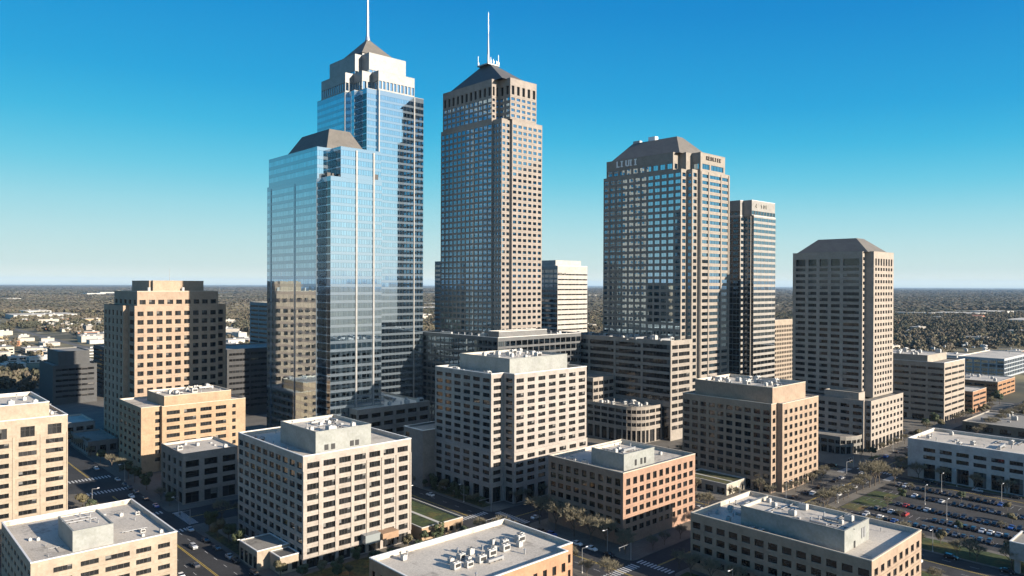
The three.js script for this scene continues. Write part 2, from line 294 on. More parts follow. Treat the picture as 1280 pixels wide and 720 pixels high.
// ---------------------------------------------------------------- towers
M.paleGrey = std(0.30, 0.30, 0.295, 0.4, { map: texConcrete });
M.spandrel = new THREE.MeshPhysicalMaterial({ color: C(0.36, 0.44, 0.51), roughness: 0.07, metalness: 0.8, ior: 1.6 });
M.stoneT2 = conc(0.345, 0.30, 0.265);
M.stoneT3 = conc(0.345, 0.305, 0.265);
M.stoneT4 = conc(0.41, 0.355, 0.305);
M.stoneT6 = conc(0.43, 0.32, 0.235);
{ // front glass tower
  const b = new Building('glass_tower', 'blue mirrored glass tower with a hipped grey cap, the shorter of the two glass towers', 'skyscraper', 206, -382, { mat: M.spandrel, glass: M.glassBlue });
  const f = G({ bay: 3.05, ww: 0.94, fh: 4.28, sill: 1.45, wh: 2.72, g: 17, gl: 3, gw: 0.7, top: 2.2, panes: 2, r: 0.06, gp: 2 }), up = G({ bay: 3.05, ww: 0.94, fh: 4.28, sill: 1.45, wh: 2.72, base: 0.6, top: 1.6, panes: 2, r: 0.06 });
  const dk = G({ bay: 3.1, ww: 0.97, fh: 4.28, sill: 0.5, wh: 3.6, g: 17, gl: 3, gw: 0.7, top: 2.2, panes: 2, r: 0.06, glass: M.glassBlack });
  b.shaft([[189.1, -356.4], [191.9, -356.4], [191.9, -347], [223.2, -347], [223.2, -417.1], [189.1, -417.1]], 0, 156.4, [f, dk, f, f, f, f], { parapet: 0.5, coping: M.spandrel, roofMat: M.roofGrey });
  b.shaft([[189.12, -356.42], [197.8, -356.42], [197.8, -347.05], [222.6, -347.05], [222.6, -415], [189.12, -415]], 156.56, 172.6, [up, G({ bay: 3.1, ww: 0.97, fh: 4.28, sill: 0.5, wh: 3.6, base: 0.6, top: 1.6, panes: 2, r: 0.06, glass: M.glassBlack }), up, up, up, up], { parapet: 0.8, coping: M.spandrel, roofMat: M.roofGrey });
  for (const x of [207.3, 218]) b.box('pilaster', x - 0.5, x + 0.5, 17, 171.6, -346.99, -346.6, M.paleGrey);
  for (const z of [-356.95, -382, -412]) b.box('pilaster', 188.75, 189.09, 17, 155.4, z - 0.45, z + 0.45, M.spandrel);
  b.hip('pitched_roof', [197.5, 221.6, -412.5, -361.5], [205, 218, -405, -372.5], 173.9, 186.8, M.slateWarm); b.box('roof_kerb', 197.1, 222, 171.8, 173.88, -413, -361, M.slateWarm);
  for (const [x, w] of [[192.6, 2], [195.4, 1.4]]) b.box('terrace_plant', x, x + w, 155.9, 158.3 + w * 0.3, -354.6, -352, M.roofDark);
  b.box('louvre_vent', 217.9, 220.7, 157.2, 160, -346.98, -346.8, M.black);
  b.finish();
}
{ // tall stepped glass tower behind it
  const b = new Building('glass_tower', 'tall blue glass tower with stone stepped crown, pyramid cap and spire', 'skyscraper', 285.11, -459.45, { mat: M.spandrel, glass: M.glassBlue });
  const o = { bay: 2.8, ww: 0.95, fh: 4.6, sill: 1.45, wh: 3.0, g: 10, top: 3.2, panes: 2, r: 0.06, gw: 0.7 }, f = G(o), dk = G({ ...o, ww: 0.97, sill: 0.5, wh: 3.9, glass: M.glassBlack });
  b.shaft([[259.29, -449.14], [261.51, -449.14], [261.51, -441.15], [264.88, -441.15], [264.88, -430.55], [273.16, -430.55], [273.16, -429.11], [310.63, -429.11], [310.63, -488.73], [259.29, -488.73]], 0, 231.96, [f, f, f, dk, f, null, f, f, f, f], { parapet: 0.6, coping: M.paleGrey, roofMat: M.roofGrey });
  const crown = G({ bay: 3.1, ww: 0.72, fh: 9.6, sill: 0.4, wh: 5.8, base: 0.4, top: 3.4, panes: 1, r: 0.5 });
  b.shaft([[259.31, -449.16], [265.46, -449.16], [265.46, -437.49], [273.18, -437.49], [273.18, -429.15], [302.83, -429.15], [302.83, -482.76], [259.31, -482.76]], 232.10, 245.06, crown, { mat: M.paleGrey, parapet: 1, coping: M.paleGrey, roofMat: M.roofGrey });
  for (const x of [273.26, 302.35]) b.box('pilaster', x, x + 0.8, 10, 231.96, -429.10, -428.72, M.paleGrey);
  b.box('pilaster', 259.00, 259.27, 10, 231.96, -449.91, -449.14, M.paleGrey);
  const band = G({ bay: 3.1, ww: 0.86, fh: 8.6, sill: 0.5, wh: 3.2, base: 0.3, top: 6.4, panes: 2, r: 0.3 });
  b.shaft([[267.67, -450.49], [272.97, -450.49], [272.97, -440.86], [303.41, -440.86], [303.41, -486.03], [267.67, -486.03]], 244.09, 259.89, band, { mat: M.paleGrey, parapet: 0.8, coping: M.paleGrey, roofMat: M.roofGrey });
  b.shaft(rect(274.51, 301.10, -481.41, -452.22), 259.22, 262.40, null, { name: 'attic', mat: M.paleGrey, parapet: 0, coping: M.paleGrey, roofMat: M.roofGrey });
  b.hip('pyramid_roof', [273.74, 301.87, -482.18, -451.45], [286.84, 288.77, -467.73, -465.80], 262.59, 277.81, M.slateWarm);
  b.part('spire', new THREE.CylinderGeometry(0.24, 1.2, 82, 12).translate(2.8, 318.65, -7.6), M.metal); b.part('spire_base', new THREE.CylinderGeometry(1.35, 2.0, 3.6, 12).translate(2.8, 279.16, -7.6), M.metal);
  b.finish();
}
{ // brown stone tower with mast
  const b = new Building('stone_tower', 'brown stone office tower with tall top windows, dark pyramid roof and mast', 'skyscraper', 348, -400, { mat: M.stoneT2, glass: M.glassSteel });
  const o = { fh: 4.07, sill: 1.15, wh: 2.05, base: 6, top: 2.2, r: 0.35, panes: 2 };
  const front = G({ ...o, n: 6, ww: 0.66 }), side = G({ ...o, bay: 4.75, ww: 0.8, wh: 2.75, sill: 0.75 }), one = G({ ...o, n: 2, ww: 0.66 }), none = G({ ...o, bay: 3, ww: 0.6 });
  b.shaft([[329.4, -376.5], [330.4, -376.5], [330.4, -367.5], [338.1, -367.5], [338.1, -365.4], [366.7, -365.4], [366.7, -433.2], [329.4, -433.2]], 0, 211.5, [null, none, one, null, front, side, side, side], { parapet: 0.5, coping: M.stoneT2, roofMat: M.roofGrey });
  const tr = { fh: 9.5, sill: 1.2, wh: 6.0, ww: 0.5, panes: 1, r: 1.0, dark: true }, u = { ...o, base: 0.6, top: 2.6, topRow: tr };
  b.shaft([[329.42, -376.6], [336.2, -376.6], [336.2, -365.45], [361, -365.45], [361, -431], [329.42, -431]], 211.66, 239.4, [G({ ...u, n: 2, ww: 0.66 }), G({ ...u, n: 2, ww: 0.66 }), G({ ...u, n: 5, ww: 0.66 }), G({ ...u, n: 11, ww: 0.72 }), G({ ...u, n: 6, ww: 0.66 }), G({ ...u, n: 11, ww: 0.8, wh: 2.75, sill: 0.75 })], { parapet: 0.8, coping: M.stoneT2, roofMat: M.roofGrey });
  b.hip('pyramid_roof', [331.5, 359.5, -429, -368.5], [343, 348, -404, -394], 239.0, 256, M.slate);
  const cy = (n, r0, r1, h, x, y, z, m = M.metal) => b.part(n, new THREE.CylinderGeometry(r0, r1, h, 10).translate(x - 348, y + h / 2, z + 400), m);
  cy('mast', 0.35, 1.0, 24, 345.5, 256, -399, M.galv); cy('mast_tip', 0.12, 0.34, 15, 345.5, 280, -399);
  b.box('antenna_platform', 340, 351, 255.6, 256.4, -405, -393, M.galv);
  for (const [x, z, h] of [[340.6, -393.6, 6], [350.4, -393.6, 7.5], [340.6, -404.4, 7], [350.4, -404.4, 4.5], [345.5, -393.5, 3.6], [343, -393.4, 4.4], [348.4, -393.4, 3]]) { cy('antenna', 0.22, 0.22, h, x, 256.4, z, M.white); b.box('antenna_panel', x - 0.45, x + 0.45, 256.8, 258.8, z + 0.24, z + 0.5, M.white); }
  b.finish();
  const p = new Building('podium_building', 'dark glass podium block at the foot of the brown stone tower', 'building', 352, -395, { mat: M.stoneT3, glass: M.glassGrey });
  p.shaft(rect(312, 391, -436, -350), 0, 66, G({ bay: 5.2, ww: 0.9, fh: 4.6, sill: 0.9, wh: 3.2, g: 7, top: 2, panes: 3, r: 0.25 }), { parapet: 1.2, roofMat: M.roofGrey, mat: conc(0.13, 0.135, 0.14) });
  p.shaft(rect(316, 360, -364, -353.5), 64.8, 69.5, null, { name: 'roof_screen', mat: conc(0.2, 0.2, 0.2), parapet: 0.5, roofMat: M.roofGrey });
  p.finish();
}
{ // banded stone tower with sign
  const b = new Building('stone_tower', 'grey stone office tower with hipped dark roof and raised letters below it', 'skyscraper', 435, -310, { mat: M.stoneT3, glass: M.glassSteel });
  const o = { fh: 4.45, sill: 1.3, wh: 2.35, base: 8, top: 1.6, r: 0.35, panes: 2 };
  const west = G({ ...o, n: 12, ww: 0.76, wh: 2.6, sill: 1.15 }), front = G({ ...o, cols: [[0.05, 0.255], [0.30, 0.685], [0.73, 0.95]], panes: 4 }), st = G({ ...o, n: 1, ww: 0.6, wh: 2.6 }), sd = G({ ...o, n: 1, ww: 0.55 });
  b.shaft([[411.1, -280.3], [417.6, -280.3], [417.6, -276.2], [424.3, -276.2], [424.3, -274.2], [460.2, -274.2], [460.2, -346.7], [411.1, -346.7]], 0, 176.6, [st, sd, st, null, front, G({ ...o, n: 11, ww: 0.7 }), G({ ...o, n: 8, ww: 0.7 }), west], { parapet: 0.5, coping: M.stoneT3, roofMat: M.roofGrey });
  const u = { fh: 6.4, sill: 0.6, wh: 3.9, base: 0.3, top: 5.6, r: 0.4 };
  b.shaft([[411.14, -286.8], [417.9, -286.8], [417.9, -281.2], [424.34, -281.2], [424.34, -274.25], [454.6, -274.25], [454.6, -344], [411.14, -344]], 176.76, 188.4, [G({ ...u, n: 1, ww: 0.5 }), null, null, G({ ...u, n: 1, ww: 0.6 }), G({ ...u, cols: [[0.07, 0.36], [0.42, 0.93]], panes: 4 }), G({ ...u, n: 10, ww: 0.7 }), null, G({ ...u, n: 10, ww: 0.72 })], { parapet: 0.8, coping: M.stoneT3, roofMat: M.roofGrey });
  b.hip('hipped_roof', [413, 453, -342.5, -283], [430, 437, -335, -297], 188.0, 203, M.slateWarm);
  b.box('roof_plant', 431, 434.5, 203.02, 206, -322, -316, M.white); b.box('roof_plant', 431.5, 434.5, 203.02, 205, -336, -330, M.unit);
  for (const x of [425.3, 434.2, 449.6, 459.5]) b.box('pilaster', x - 0.6, x + 0.6, 8, 176, -274.19, -273.8);
  b.finish();
}
{ // banded podium building in front of it
  const b = new Building('office_block', 'dark banded office block with long ribbon windows below the hipped-roof tower', 'building', 405, -320, { mat: M.stoneT3, glass: M.glassDark });
  const w = G({ n: 4, ww: 0.93, fh: 4.75, sill: 1.3, wh: 2.95, g: 24, gl: 2.5, gn: 12, gw: 0.8, top: 2.3, panes: 8, r: 0.5 });
  b.shaft(rect(394, 417.5, -368, -275.9), 0, 64.3, [G({ cols: [[0.06, 0.33], [0.37, 0.9]], fh: 4.75, sill: 1.4, wh: 2.6, base: 5.5, top: 2.3, panes: 4, r: 0.4 }), w, w, w], { parapet: 1.3, roofMat: M.roofGrey, coping: M.stoneT3 });
  const arc = [[394, -282.5]]; const pts = []; pts.push([380.5, -282.6], [393.9, -282.6], [393.9, -366], [368.5, -366], [368.5, -294.6]); for (let k = 1; k < 6; k++) { const a = k / 6 * Math.PI / 2; pts.push([380.5 - 12 * Math.cos(a), -294.6 + 12 * Math.sin(a)]); }
  const lw = G({ bay: 6.2, ww: 0.86, fh: 4.3, sill: 1.2, wh: 2.5, g: 9.5, gw: 0.74, gl: 1.6, top: 1.4, panes: 3, r: 0.5 });
  b.shaft(pts, 0, 23, lw, { parapet: 1.0, roofMat: M.roofGrey, coping: M.stoneT3, name: 'curved_wing' });
  b.shaft(rect(372, 393.8, -366, -322), 22, 38, G({ bay: 6, ww: 0.85, fh: 4.5, sill: 1, wh: 2.6, base: 0.5, top: 1.5, panes: 3, r: 0.4 }), { parapet: 0.9, roofMat: M.roofGrey, coping: M.stoneT3, name: 'terrace_wing' });
  b.finish();
}
{ // slim dark tower behind
  const b = new Building('glass_tower', 'slim dark glass tower with pale lettered parapet behind the hipped-roof tower', 'skyscraper', 510, -285, { mat: conc(0.36, 0.34, 0.315, 0.5), glass: M.glassGrey });
  const o = { fh: 4.3, sill: 1.5, wh: 2.4, base: 6, top: 1, panes: 4, r: 0.2 };
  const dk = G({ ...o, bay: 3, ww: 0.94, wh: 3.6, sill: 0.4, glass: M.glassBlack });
  b.shaft([[489.6, -282.6], [495.3, -282.6], [495.3, -277.4], [496.4, -277.4], [496.4, -275.5], [528.7, -275.5], [528.7, -303], [489.6, -303]], 0, 151.2, [G({ ...o, n: 1, ww: 0.7 }), dk, null, dk, G({ ...o, n: 6, ww: 0.97 }), dk, dk, dk], { parapet: 0.5, roofMat: M.roofGrey });
  b.shaft([[489.62, -282.7], [493.9, -282.7], [493.9, -275.8], [528.3, -275.8], [528.3, -302], [489.62, -302]], 151.36, 162.4, [null, null, G({ n: 8, ww: 0.94, fh: 4, sill: 0.3, wh: 3.2, base: 0.3, top: 7.2, panes: 2, glass: M.glassBronze }), null, null, G({ n: 8, ww: 0.9, fh: 4, sill: 0.3, wh: 3.2, base: 0.3, top: 7.2, panes: 2, glass: M.glassBlack })], { parapet: 1, roofMat: M.roofGrey });
  b.finish();
}
{ // pale stone tower with podium
  const b = new Building('stone_tower', 'pale beige stone tower with low hipped roof, rising from a four storey podium', 'skyscraper', 486, -205, { mat: M.stoneT4, glass: M.glassDark });
  const o = { fh: 3.86, sill: 1.05, wh: 2.0, base: 0.4, top: 2.6, r: 0.45 }, tr = { fh: 6.5, sill: 0.5, wh: 4.4, panes: 1, r: 0.9 };
  const west = G({ ...o, cols: [[0.045, 0.19], [0.235, 0.355], [0.40, 0.52], [0.565, 0.69], [0.735, 0.955]], panes: 4, topRow: { ...tr } }), front = G({ ...o, n: 7, m: 1.4, ww: 0.62, panes: 1, topRow: { ...tr, ww: 0.55 } });
  b.shaft([[468.1, -186.7], [472.3, -186.7], [472.3, -181.6], [504.3, -181.6], [504.3, -231.6], [468.1, -231.6]], 31, 121.2, [G({ ...o, n: 1, ww: 0.62, panes: 2 }), null, front, G({ ...o, n: 8, ww: 0.6 }), G({ ...o, n: 7, ww: 0.6 }), west], { parapet: 0.8, coping: M.stoneT4, roofMat: M.roofGrey });
  b.hip('hipped_roof', [469.5, 502.5, -230, -184], [480, 492, -220, -195.5], 121, 130.4, M.slateWarm);
  const pd = { fh: 4.4, sill: 1.3, wh: 2.2, g: 8.2, gw: 0.7, gl: 1.2, top: 2.0, r: 0.45 };
  b.shaft([[454.7, -180.2], [456.6, -180.2], [456.6, -176.6], [507.9, -176.6], [507.9, -240], [454.7, -240]], 0, 31, [null, G({ ...pd, n: 1, ww: 0.6 }), G({ ...pd, n: 9, ww: 0.58, panes: 2 }), G({ ...pd, n: 9, ww: 0.6 }), G({ ...pd, n: 8, ww: 0.6 }), G({ ...pd, n: 8, ww: 0.72, panes: 3 })], { name: 'podium_wall', parapet: 1, roofMat: M.roofGrey, coping: M.stoneT4 });
  b.penthouse(457, 466, 30, 35, -205, -184, M.stoneT4, { roofMat: M.roofGrey });
  const arcade = [[452, -181], [456.5, -181], [456.5, -212], [438, -212], [438, -190]]; for (let k = 1; k < 5; k++) { const a = k / 5 * Math.PI / 2; arcade.push([452 - 14 * Math.cos(a), -190 + 9 * Math.sin(a)]); }
  b.shaft(arcade, 0, 10.5, G({ bay: 4.4, ww: 0.82, fh: 4, sill: 0.8, wh: 2.2, g: 5.4, gw: 0.8, top: 1.1, panes: 2, r: 0.5 }), { name: 'corner_pavilion', parapet: 0.7, roofMat: M.roofGrey, coping: M.stoneT4, mat: conc(0.26, 0.245, 0.22) });
  b.finish();
}
{ // white ribbon tower in the distance
  const b = new Building('office_tower', 'white office tower with thin dark window ribbons and rounded far edge', 'building', 515, -490, { mat: conc(0.50, 0.475, 0.44), glass: M.glassDark });
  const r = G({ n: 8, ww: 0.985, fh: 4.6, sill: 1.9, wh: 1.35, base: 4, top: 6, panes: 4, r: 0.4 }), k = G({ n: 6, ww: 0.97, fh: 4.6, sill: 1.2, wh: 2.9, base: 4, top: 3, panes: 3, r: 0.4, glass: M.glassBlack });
  const pts = [[492.9, -470.3], [532, -470.3]]; for (let q = 1; q <= 4; q++) { const a = q / 4 * Math.PI / 2; pts.push([532 + 6 * Math.sin(a), -476.3 + 6 * Math.cos(a)]); } pts.push([538, -505], [492.9, -505]);
  const st = [r, G({ n: 1, ww: 0.97, fh: 4.6, sill: 1.9, wh: 1.35, base: 4, top: 6, panes: 1, r: 0.4 })]; b.shaft(pts, 0, 117.5, [r, st[1], st[1], st[1], st[1], r, r, k], { parapet: 1, roofMat: M.roofGrey });
  b.penthouse(494, 529, 117, 122.6, -492, -474, conc(0.52, 0.50, 0.47), {}); b.box('lift_tower', 530, 534, 116.6, 121.5, -486, -480, conc(0.2, 0.22, 0.24));
  b.finish();
  const c = new Building('office_tower', 'dark ribbon windowed tower half hidden behind the brown stone tower', 'building', 490, -610, { mat: conc(0.30, 0.29, 0.28), glass: M.glassBlack });
  c.shaft(rect(470, 512, -628, -590), 0, 124, G({ bay: 9, ww: 0.97, fh: 4.6, sill: 1.5, wh: 2.4, base: 4, top: 3, panes: 4 }), { parapet: 1, roofMat: M.roofGrey }); c.finish();
  const d = new Building('office_block', 'tan gridded office block in sun beyond the slim dark tower', 'building', 676, -360, { mat: conc(0.38, 0.31, 0.24) });
  d.shaft(rect(652, 696, -385, -343.5), 0, 67, G({ bay: 3.4, ww: 0.66, fh: 4.2, sill: 1, wh: 2.4, base: 4, top: 4.5, panes: 1, r: 0.5 }), { parapet: 1, roofMat: M.roofGrey, coping: M.copingTan }); d.finish();
}
{ // brown stone tower on the left
  const b = new Building('stone_tower', 'tan brown stone tower with paired windows and stepped top, beside the tan office block', 'building', 153, -490, { mat: M.stoneT6, glass: M.glassDark });
  const o = { fh: 5.0, sill: 1.25, wh: 2.75, base: 4, top: 2.2, r: 0.5, panes: 2 };
  const z0 = -518;
  b.shaft([[127.2, -476.4], [130.2, -476.4], [130.2, -464.6], [178.8, -464.6], [178.8, -472], [186.5, -472], [186.5, z0], [127.2, z0]], 0, 86.5, [null, G({ ...o, n: 1, ww: 0.7 }), G({ ...o, n: 9, m: 0.6, ww: 0.64 }), null, G({ ...o, n: 1, ww: 0.5 }), G({ ...o, n: 7, ww: 0.6 }), G({ ...o, n: 8, ww: 0.6 }), G({ ...o, n: 5, ww: 0.4, wh: 3.1, sill: 1.1 })], { parapet: 0.6, coping: M.stoneT6, roofMat: M.roofGrey });
  const u = { fh: 5, sill: 0.6, wh: 3.3, base: 0.3, top: 4.2, r: 0.6, panes: 2 };
  b.shaft([[131.6, -464.65], [178.7, -464.65], [178.7, -512], [131.6, -512]], 86.66, 95.2, [G({ ...u, n: 9, m: 0.4, ww: 0.66 }), G({ ...u, n: 7, ww: 0.6 }), null, G({ ...u, n: 5, ww: 0.55 })], { parapet: 1, coping: M.copingTan, roofMat: M.roofGrey });
  b.penthouse(140, 172, 94, 101.4, -505, -471, M.stoneT6, { roofMat: M.roofGrey }); b.box('penthouse_front', 141.4, 157, 94, 101.6, -470.95, -468.4, conc(0.45, 0.36, 0.26));
  b.part('antenna', new THREE.CylinderGeometry(0.08, 0.12, 8, 6).translate(0, 105, 15), M.galv);
  for (const x of [139, 158.5]) b.part('roof_vent', new THREE.CylinderGeometry(0.9, 0.9, 3, 10).translate(x - 153, 96, 22), M.unit);
  b.finish();
}
// ---------------------------------------------------------------- mid-rise blocks
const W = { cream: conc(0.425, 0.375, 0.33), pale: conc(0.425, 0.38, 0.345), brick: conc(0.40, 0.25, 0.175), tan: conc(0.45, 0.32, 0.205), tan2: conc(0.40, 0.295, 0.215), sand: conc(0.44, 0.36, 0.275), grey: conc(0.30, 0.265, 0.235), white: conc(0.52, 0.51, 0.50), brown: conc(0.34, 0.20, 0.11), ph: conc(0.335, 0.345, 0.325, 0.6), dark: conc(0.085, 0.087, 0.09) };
{
  const b = new Building('office_block', 'cream ten storey office block with a pale penthouse on its flat roof', 'building', 143, -265, { mat: W.cream });
  const o = { fh: 3.72, sill: 0.95, wh: 2.1, g: 4.4, top: 1.9, r: 0.4, gl: 0.9 };
  b.shaft(rect(120.4, 165.8, -292, -236.5), 0, 40, [G({ ...o, n: 7, m: 0.8, ww: 0.76, panes: 4, gp: 4, gw: 0.8 }), G({ ...o, n: 9, ww: 0.7 }), G({ ...o, n: 7, ww: 0.7 }), G({ ...o, n: 10, ww: 0.72, wh: 2.2, sill: 0.85, panes: 2 })], { parapet: 1.6 });
  b.pilasters(120.4, 165.8, -236.5, 4.4, 34.6, 7, 1.1, 0.28);
  b.penthouse(128, 151, 38, 46.6, -270, -241.8, W.ph, { parapet: 1.2 });
  for (const x of [131.5, 134.2, 142, 144.2]) b.box('louvre', x, x + 1.5, 39.6, 41.6, -241.79, -241.6, M.black);
  b.box('entrance_canopy', 150, 157, 5.0, 7.4, -236.4, -231.8, conc(0.42, 0.27, 0.17)); b.box('canopy_glass', 143.5, 149.9, 4.4, 7.8, -236.35, -233.2, M.glassCanopy ??= std(0.2, 0.22, 0.22, 0.15));
  b.finish();
  const a = new Building('pavilion', 'low entrance pavilion with flat grey roof against the cream ten storey block', 'building', 113, -252, { mat: W.sand });
  a.shaft(rect(108.6, 120.2, -262, -247), 0, 7, [null, null, null, G({ n: 4, ww: 0.8, fh: 5.5, sill: 0.4, wh: 4, base: 0, top: 1, panes: 2 })], { parapet: 0.3, roofMat: M.roofGrey }); a.shaft(rect(113, 120.2, -246.8, -238.5), 0, 6, [G({ n: 2, ww: 0.6, fh: 4.6, sill: 0.8, wh: 2.4, top: 1.2, panes: 1 }), null, null, null], { parapet: 0.6, roofMat: M.roofDark }); a.finish();
}
{
  const b = new Building('office_block', 'white fifteen storey office block with notched corner and arcaded base', 'building', 249, -270, { mat: W.pale });
  const lo = { fh: 3.6, sill: 0.95, wh: 2.05, g: 8.4, gl: 1.5, gw: 0.68, gp: 2, top: 0.9, r: 0.45 }, up = { fh: 3.55, sill: 0.95, wh: 2.0, base: 0.2, top: 1.7, r: 0.42 };
  const A = (x, t) => [[220.8 - t, -252.1 + t], [228.4 - t, -252.1 + t], [228.4 - t, -244.7 + t], [277.7 + t, -244.7 + t], [277.7 + t, -294.5], [220.8 - t, -294.5]];
  b.shaft(A(0, 0.35), 0, 23.3, [G({ ...lo, n: 1, ww: 0.62, panes: 3 }), G({ ...lo, n: 1, ww: 0.6, panes: 3 }), G({ ...lo, n: 7, ww: 0.66, panes: 3 }), G({ ...lo, n: 6, ww: 0.66 }), G({ ...lo, n: 8, ww: 0.66 }), G({ ...lo, n: 6, ww: 0.66, panes: 2 })], { parapet: 0.1, pt: 0.3, coping: W.pale, roofMat: W.pale });
  b.shaft(A(0, 0), 23.42, 59.2, [G({ ...up, n: 1, ww: 0.62, panes: 3 }), G({ ...up, n: 1, ww: 0.6, panes: 3 }), G({ ...up, n: 7, ww: 0.66, panes: 3 }), G({ ...up, n: 6, ww: 0.66 }), G({ ...up, n: 8, ww: 0.66 }), G({ ...up, n: 6, ww: 0.70, panes: 2 })], { parapet: 1.5 });
  b.penthouse(233.7, 273.2, 57.2, 65, -291, -253.8, W.ph, { parapet: 1 }); b.finish();
  const c = new Building('annex', 'plain grey annex with a flat roof behind the white fifteen storey block', 'building', 232, -304, { mat: W.grey });
  c.shaft(rect(213.5, 250, -311, -294.6), 0, 28, [null, null, null, G({ cols: [[0.1, 0.3]], fh: 4, sill: 1, wh: 2.4, base: 4, top: 2, panes: 1 })], { parapet: 0.9, roofMat: M.roofGrey }); c.finish();
}
{
  const b = new Building('office_block', 'pinkish tan six storey office block with small square windows', 'building', 246, -197, { mat: W.brick });
  const o = { fh: 3.42, sill: 0.8, wh: 2.0, base: 3.4, top: 1.7, r: 0.4, panes: 1, topRow: { fh: 4.4, sill: 0.7, wh: 2.8, panes: 1, r: 0.5 } };
  b.shaft(rect(222.3, 271, -217, -177.1), 0, 28, [G({ ...o, n: 11, m: 1.0, ww: 0.66, topRow: { ...o.topRow, ww: 0.58 } }), G({ ...o, n: 9, ww: 0.62 }), G({ ...o, n: 11, ww: 0.62 }), G({ ...o, n: 9, m: 0.6, ww: 0.70, topRow: { ...o.topRow, ww: 0.62 } })], { parapet: 1.5, coping: M.copingTan });
  b.penthouse(229.6, 249.5, 26, 33, -199.5, -182.6, W.ph, { parapet: 1.2 });
  for (const x of [236.5, 240.2, 242.6]) b.box('louvre', x, x + 1.1, 27.6, 30, -182.59, -182.4, M.black); b.finish();
}
{
  const b = new Building('office_block', 'grey brown office block with a long white penthouse on a blue-white roof', 'building', 242, -116, { mat: W.tan2 });
  const o = { fh: 3.85, sill: 0.95, wh: 2.2, base: 2, top: 2.2, r: 0.4 };
  b.shaft(rect(222, 262.5, -146.8, -85.4), 0, 20, [G({ ...o, n: 8, m: 0.8, ww: 0.55, panes: 2 }), G({ ...o, n: 9, ww: 0.6 }), G({ ...o, n: 8, ww: 0.6 }), G({ ...o, n: 13, ww: 0.68, panes: 1 })], { parapet: 1.5, coping: M.copingTan });
  b.penthouse(226.6, 245, 18, 25.2, -130, -95.2, W.ph, { parapet: 1.1 }); b.box('penthouse_louvre', 239, 240.1, 20.2, 23.4, -95.19, -95, M.galv); b.box('penthouse_louvre', 240.8, 241.9, 20.2, 23.4, -95.19, -95, M.galv); b.box('penthouse_door', 233.3, 234.3, 18.55, 20.6, -95.19, -95.05, M.black);
  b.finish();
}
{
  const b = new Building('office_block', 'sandy brown eight storey office block with notched corner and plain parapet storey', 'building', 353, -198, { mat: W.tan2 });
  const o = { fh: 3.92, sill: 0.95, wh: 2.3, g: 5.6, gl: 1.0, gw: 0.72, top: 2.6, r: 0.42 };
  b.shaft([[331.2, -174.2], [336.6, -174.2], [336.6, -171.3], [374.9, -171.3], [374.9, -224.3], [331.2, -224.3]], 0, 43, [G({ ...o, n: 1, ww: 0.5, panes: 1 }), null, G({ ...o, n: 7, m: 0.8, ww: 0.56, panes: 2 }), G({ ...o, n: 9, ww: 0.6 }), G({ ...o, n: 8, ww: 0.6 }), G({ ...o, n: 10, ww: 0.70, panes: 2 })], { parapet: 0.8, coping: M.copingTan });
  b.penthouse(335.5, 370, 42.2, 50.3, -219.5, -175.9, W.tan2, { parapet: 1.6, coping: M.copingTan, style: [G({ cols: Array.from({ length: 6 }, (_, k) => [0.2 + k * 0.11, 0.26 + k * 0.11]), fh: 6, sill: 0.3, wh: 1.1, base: 1.4, top: 5, panes: 1, r: 0.2 }), null, null, null] }); b.finish();
}
{
  const b = new Building('office_block', 'tan seven storey office block with a shallow corner recess, before the paired-window tower', 'building', 146, -433, { mat: W.tan });
  const o = { fh: 4.15, sill: 1.1, wh: 2.1, base: 4.4, top: 1.8, r: 0.4 };
  b.shaft([[119.2, -413.9], [128.8, -413.9], [128.8, -411.3], [173.8, -411.3], [173.8, -454.1], [119.2, -454.1]], 0, 34.7, [G({ ...o, cols: [[0.72, 0.98]], panes: 2 }), null, G({ ...o, cols: [[0.05, 0.20], [0.25, 0.39], [0.44, 0.575], [0.625, 0.755], [0.83, 0.875]], panes: 4 }), G({ ...o, n: 7, ww: 0.6 }), G({ ...o, n: 9, ww: 0.6 }), G({ ...o, n: 5, ww: 0.55, wh: 2.1, panes: 1 })], { parapet: 0.8, coping: M.copingTan });
  b.penthouse(131, 167, 33.9, 39.5, -444, -415, W.tan, { parapet: 0.8, coping: M.copingTan }); b.finish();
  const c = new Building('office_block', 'small four storey grey block with large square windows, in shade by the street corner', 'building', 129, -358, { mat: W.grey });
  const q = { fh: 4.6, sill: 0.9, wh: 2.9, g: 6.2, gl: 1.2, top: 2.6, r: 0.6 };
  c.shaft(rect(116.4, 141.5, -373, -343.3), 0, 23, [G({ ...q, n: 3, ww: 0.72, panes: 1 }), G({ ...q, n: 4, ww: 0.5 }), G({ ...q, n: 3, ww: 0.5 }), G({ ...q, n: 4, ww: 0.52, panes: 1 })], { parapet: 1, coping: W.grey }); c.finish();
}
